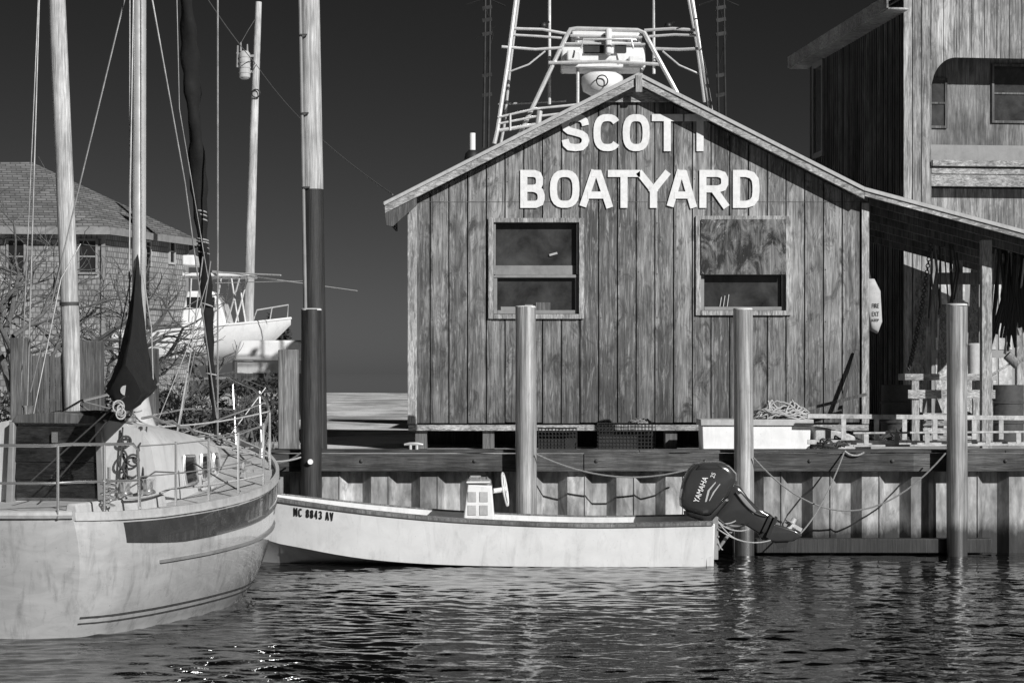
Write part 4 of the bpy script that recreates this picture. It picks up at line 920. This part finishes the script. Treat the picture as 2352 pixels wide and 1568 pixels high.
for (a,b,c_,e_) in (((1780,1184),(1787,1187),(1766,1236),(1759,1233)),((1768,1180),(1772,1182),(1754,1222),(1750,1220))):
    mk("cavitation_plate",M().hexa([P(*a,do-.12),P(*b,do-.12),P(*b,do+.12),P(*a,do+.12),P(*e_,do-.12),P(*c_,do-.12),P(*c_,do+.12),P(*e_,do+.12)]),m_cowl,ob_,bevel=.004)
g=M();c=P(1818,1203,do);ax=Vector((.5,0,.87));g.tube([c-ax*.1,c+ax*.08],[.045,.03],12)
e=Vector((0,1,0));f_=ax.cross(e)
for k_ in range(3):
    a=k_*2.094+.4;r_=e*math.cos(a)+f_*math.sin(a);s_=ax.cross(r_);rr=[]
    for q_,wd in ((.03,.03),(.07,.06),(.11,.055),(.14,.02)): rr.append([c+r_*q_+s_*wd+ax*.02,c+r_*q_-s_*wd-ax*.02,c+r_*q_-s_*wd-ax*.026,c+r_*q_+s_*wd+ax*.014])
    g.loft(rr)
mk("propeller",g,m_tower,ob_)
mk("skeg",M().extrude(pl2([(1775,1240),(1812,1241),(1806,1254),(1788,1260)]),do-.012,do+.012),m_cowl,ob_)
g=M();g.box(2.39,2.46,do-.12,do-.08,.05,.56);g.box(2.39,2.46,do+.08,do+.12,.05,.56);g.tube([P(1640,1205,do-.14),P(1640,1205,do+.14)],.035,10);g.beam(P(1640,1205,do),P(1700,1205,do),.09,.07);g.tube([P(1648,1262,do),P(1690,1205,do)],.022,8);g.box(2.22,2.27,do-.12,do+.12,.42,.58)
for v in (1215,1232,1248): g.ball(P(1650,v,do-.125),.014,(1,1,1),8,5)
mk("mounting_bracket",g,m_grey,ob_,bevel=.004)
g=M();dv=Vector((29,0,76)).normalized();up_=Vector((-dv.z,0,dv.x))
text_into(g,"YAMAHA",P(1604,1155,do-.174),dv,up_,62*do/F,12.5*do/F,.006,.008)
mk("brand_lettering",g,m_white,cw,smooth=False)
g=M();text_into(g,"25",P(1640,1098,do-.172),dv,up_,.06,.05,.006,.0);mk("power_number",g,m_white,cw,smooth=False)
for sw in ([(1616,1150),(1622,1124),(1640,1104),(1641,1106),(1627,1124),(1620,1149)],[(1625,1148),(1634,1128),(1650,1108),(1651,1110),(1638,1128),(1627,1147)]):
    g=M();g.extrude(pl2(sw),do-.178,do-.168);mk("stripe_decal",g,m_mid,cw,smooth=False)
for a,b,s in (((1645,1190),(1700,1240),.05),((1640,1195),(1660,1262),.08),((1650,1215),(1770,1240),.08),((1632,1185),(1690,1195),.06),((1650,1200),(1720,1215),.05)): mk("control_cable",M().tube(sag(P(a[0],a[1],do-.1),P(b[0],b[1],do-.08),s),.008,6),m_rope,ob_)
for a,b,s in (((1690,1130),(1760,1185),.07),((1640,1180),(1720,1200),.1)): mk("hydraulic_hose",M().tube(sag(P(a[0],a[1],do-.1),P(b[0],b[1],do-.09),s),.010,6),m_black,ob_)
# ---------------------------------------------------------------- dock items
m_rope2=plain("weathered rope",.2,.9,0,.35,60,0,.5)
def rope(p0,p1,s,r,label,mat=m_rope,n=20):
    mk("mooring_rope",M().tube(sag(p0,p1,s,n),r,6),mat,label=label,cat="rope",group="ropes hanging along the harbour wall")
rope(P(1231,1042,25.3),P(1600,1072,25.3),.2,.011,"rope sagging between piling and outboard motor",m_rope2)
rope(P(1730,1050,25.3),P(2172,1040,25.3),.69,.011,"long rope sagging between two pilings",m_rope2)
rope(P(1838,1225,24.5),P(1940,1035,25.6),.12,.010,"light rope tied to the raised outboard propeller",m_rope2)
rope(P(1940,1035,25.58),P(1985,1038,25.58),.05,.011,"short rope end lying over the cap board")
rope(P(610,1062,25.5),P(690,1040,25.3),.06,.012,"short rope tied around the dark piling",m_rope2)
g=M();c=P(950,1029,25.8);z0=1.306;g.tube([(c.x-.12,25.8,z0+.06),(c.x-.05,25.8,z0+.07),(c.x+.05,25.8,z0+.07),(c.x+.12,25.8,z0+.06)],[.014,.022,.022,.014],8);g.tube([(c.x-.04,25.8,z0),(c.x-.04,25.8,z0+.06)],.02,8);g.tube([(c.x+.04,25.8,z0),(c.x+.04,25.8,z0+.06)],.02,8)
mk("mooring_cleat",g,m_alu,label="galvanised mooring cleat on the cap board",cat="cleat")
d=26.7;db=thing("dock_box",P(1735,1030,d),"white wooden dock box with rope piled on its lid","box")
g=M();g.extrude([(X(1615,d),1.25),(X(1860,d),1.25),(X(1862,d),Z(978,d)),(X(1613,d),Z(978,d))],d,d+.6);mk("body",g,m_white,db,bevel=.01)
mk("lid",M().box(X(1609,d),X(1868,d),d-.03,d+.63,Z(977,d),Z(963,d)),m_mid,db,bevel=.008)
pr=thing("small_pram",P(1930,1030,26.75),"small upturned white pram beside the dock box","boat")
g=M();g.extrude([(X(1872,d),1.25),(X(2002,d),1.25),(X(2000,d),Z(1018,d)),(X(1950,d),Z(996,d)),(X(1900,d),Z(982,d)),(X(1872,d),Z(978,d))],d,d+.7);mk("hull",g,m_ladder,pr,bevel=.02)
def ropepile(c,rx,rz,n,seed,label,mat,name="rope_pile"):
    rnd=random.Random(seed);g=M();pts=[];c=Vector(c)
    for i in range(n*9):
        a=i*.72+rnd.uniform(-.25,.25);q_=rnd.uniform(.35,1);pts.append(c+Vector((math.cos(a)*rx*q_,math.sin(a)*.2*q_,rnd.random()*rz*(1.15-q_))))
    P2=[]
    for i in range(len(pts)-1):
        for k_ in range(3): P2.append(pts[i].lerp(pts[i+1],k_/3)+Vector((0,0,.02*math.sin(k_*1.57))))
    g.tube(P2,.012,5);mk(name,g,mat,label=label,cat="rope",ang=80)
ropepile((X(1800,d),d+.3,Z(963,d)),.42,.34,16,3,"tangled rope heap lying on the dock box",m_rope)
ropepile((X(1905,26.6),26.5,1.31),.25,.2,8,5,"dark tangled rope beside the upturned pram",m_roped)
ropepile((X(2040,29),29,1.27),.35,.28,9,8,"dark rope heap on the ground under the lean-to",m_roped)
def trap(u0,u1,v0,v1,d,dp,label):
    g=M();xa,xb=X(u0,d),X(u1,d);za,zc=Z(v1,d),Z(v0,d);s=.045
    def bars(fn,n): 
        for i in range(n+1): fn(i/n)
    for yy in (d,d+dp):
        bars(lambda f:g.beam((xa+(xb-xa)*f,yy,za),(xa+(xb-xa)*f,yy,zc),.008,.008),int((xb-xa)/s));bars(lambda f:g.beam((xa,yy,za+(zc-za)*f),(xb,yy,za+(zc-za)*f),.008,.008),int((zc-za)/s))
    bars(lambda f:g.beam((xa+(xb-xa)*f,d,zc),(xa+(xb-xa)*f,d+dp,zc),.008,.008),int((xb-xa)/s))
    bars(lambda f:g.beam((xa,d+dp*f,zc),(xb,d+dp*f,zc),.008,.008),6);g.box(xa,xb,d+dp*.5,d+dp*.5+.01,za,(za+zc)/2)
    mk("crab_trap",g,m_black,label=label,cat="trap",group="wire crab traps beside the shed",smooth=False)
trap(1237,1325,984,1032,26.9,.45,"black wire crab trap half under the shed")
trap(1376,1505,973,1032,26.7,.5,"large black wire crab trap with rope on top")
ropepile((X(1470,26.9),26.9,Z(973,26.9)),.18,.08,5,15,"small light rope coil on a crab trap",m_rope2)
def ladder(ua,ub,v0,v1,d,rungs,label,rt,tilt):
    l_=thing("ladder",P((ua+ub)/2,v1,d),label,"ladder","white ladders lying on the dock")
    for z in (Z(v0,d)-rt,Z(v1,d)):
        mk("rail",M().hexa([(X(ua,d),d,z),(X(ub,d),d,z+tilt),(X(ub,d),d+.03,z+tilt),(X(ua,d),d+.03,z),(X(ua,d),d,z+rt),(X(ub,d),d,z+rt+tilt),(X(ub,d),d+.03,z+rt+tilt),(X(ua,d),d+.03,z+rt)]),m_ladder,l_,bevel=.005)
    for i,u in enumerate(rungs):
        dz=tilt*(u-ua)/(ub-ua);mk("rung",M().box(X(u,d)-.03,X(u,d)+.03,d+.003,d+.027,Z(v1,d)+rt+dz,Z(v0,d)-rt+dz),m_ladder,l_)
ladder(1855,2450,950,1020,26.45,(1938,2014,2078,2148,2238,2300,2372),"white ladder lying on its side on the dock",.06,-.03)
ladder(1960,2450,992,1026,26.25,(1990,2060,2130,2200,2270,2340,2410),"narrow white ladder lying in front of another",.026,.02)
# lean-to items
d=29;wbn=thing("work_bench",P(2180,1010,d),"rough timber workbench under the lean-to","bench")
mk("top",M().box(X(2078,d),X(2290,d),d,d+.5,Z(873,d),Z(858,d)),m_trim,wbn,bevel=.006)
for i,(u,yy) in enumerate(((2095,0),(2265,0),(2110,.4),(2250,.4))): mk("leg",M().box(X(u,d),X(u+16,d),d+yy+.005,d+yy+.08,1.24,Z(874,d)),m_trimv,wbn)
mk("brace",M().box(X(2085,d),X(2285,d),d-.03,d-.0,Z(915,d),Z(895,d)),m_trim,wbn)
mk("leaning_plank",M().beam(P(1928,942,27.62),P(1968,806,27.74),.05,.03,(0,1,0)),m_corr,label="dark thin plank leaning against the shed corner",cat="plank")
mk("leaning_board",M().beam(P(2100,1000,31.6),P(2118,640,32.4),.2,.03,(0,1,0)),m_trimv,label="pale weathered board leaning under the lean-to",cat="plank")
mk("oar",M().beam(P(1850,940,27.3),P(1990,905,27.4),.03,.04),m_post,label="dark wooden oar propped by the shed wall",cat="oar")
ml=thing("wooden_mallet",P(2275,860,28.9),"large wooden mallet leaning across the workbench","mallet")
mk("handle",M().tube([P(2262,870,28.9),P(2325,832,28.9)],.015,8),m_trim,ml);mk("head",M().tube([P(2313,815,28.9),P(2337,838,28.9)],.07,12),m_postl,ml)
fx=thing("extinguisher_cover",P(2004,762,27.9),"white fabric extinguisher cover hanging beside the shed","cover")
d=27.95;mk("cover",M().pillow([(X(u,d),Z(v,d)) for u,v in ((1990,640),(2006,640),(2020,668),(2024,740),(2014,766),(1998,758),(1990,720))],d,.12),m_mid,fx,ang=60)
for wd,v,hh_ in (("FIRE",707,.06),("EXT",726,.06),("KEEP",738,.035)):
    g=M();text_into(g,wd,P(2003,v,d-.125),(1,0,0),(0,0,1),.095,hh_,.004,.0);mk("lettering",g,m_iron,fx,smooth=False)
mk("strap",M().tube([P(2000,642,d),P(1994,615,d)],.01,5),m_black,fx)
g=M();c0=P(2138,560,30);c1=P(2086,850,30)
pts=sag(c0,c1,.18,50)
for i in range(50): g.torus((pts[i]+pts[i+1])/2,(1,0,.2) if i%2 else (0,1,0),.028,.009,8,4)
mk("hanging_chain",g,m_iron,label="rusty chain hanging from the lean-to roof",cat="chain")
rnd=random.Random(2)
hg=thing("hanging_gear",P(2330,760,29.4),"bundle of dark straps and ropes hanging under lean-to","gear")
for i in range(34):
    u=2286+rnd.random()*70;v=565+rnd.random()*30;mk("strap" if i%3 else "rope",M().tube([P(u,v,29.4+rnd.random()*.2),P(u+rnd.uniform(-12,12),680,29.4),P(u+rnd.uniform(-25,18),740+rnd.random()*80,29.4)],[.02,.035,.02] if i%3 else .014,6),m_black if i%3 else m_rope,hg)
h3=thing("hanging_gear",P(2175,760,30.2),"ropes and nets hanging from the lean-to beam","gear")
for i in range(14):
    u=2140+rnd.random()*60;v=560+rnd.random()*25;mk("rope",M().tube([P(u,v,30.2+rnd.random()*.2),P(u+rnd.uniform(-8,8),620,30.2),P(u+rnd.uniform(-14,14),660+rnd.random()*120,30.2)],.013,5),m_roped if i%2 else m_rope2,h3)
g=M();g.tube([P(2237,858,29.2),P(2237,792,29.2),P(2237,788,29.2)],[.085,.1,.07],16);mk("plastic_bucket",g,m_mid,label="pale plastic bucket standing on the workbench",cat="bucket")
cr_=thing("fish_crate",P(2150,1000,30.5),"slatted wooden crate on the ground behind the workbench","crate")
for i in range(4): mk("slat",M().box(X(2120,30.5),X(2200,30.5),30.5,30.53,1.26+i*.11,1.34+i*.11),m_trim,cr_,bevel=.004)
for u in (2124,2190): mk("corner_post",M().box(X(u,30.5),X(u,30.5)+.04,30.535,30.9,1.25,1.68),m_trimv,cr_)
for u,dq,hh_,lb in ((2065,31.2,.85,"dark rusty steel drum standing under the lean-to"),(2310,31.0,.85,"dark steel drum beside the hanging straps")):
    zt=1.24+hh_;c=P(u,900,dq);g=M();g.tube([(c.x,dq,z) for z in (1.24,1.5,1.51,1.53,1.54,1.8,1.81,1.83,1.84,zt)],[.27,.27,.285,.285,.27,.27,.285,.285,.27,.27],22)
    mk("steel_drum",g,m_iron,label=lb,cat="drum",group="steel drums under the lean-to")
for u,v,lb in ((2240,620,"narrow weathered board leaning on the building"),(2170,700,"short weathered board leaning on the building")):
    mk("leaning_board",M().beam(P(u-14,1000,31.8),P(u,v,32.7),.14,.025,(0,1,0)),m_trimv,label=lb,cat="plank")
print("done",len(bpy.data.objects))
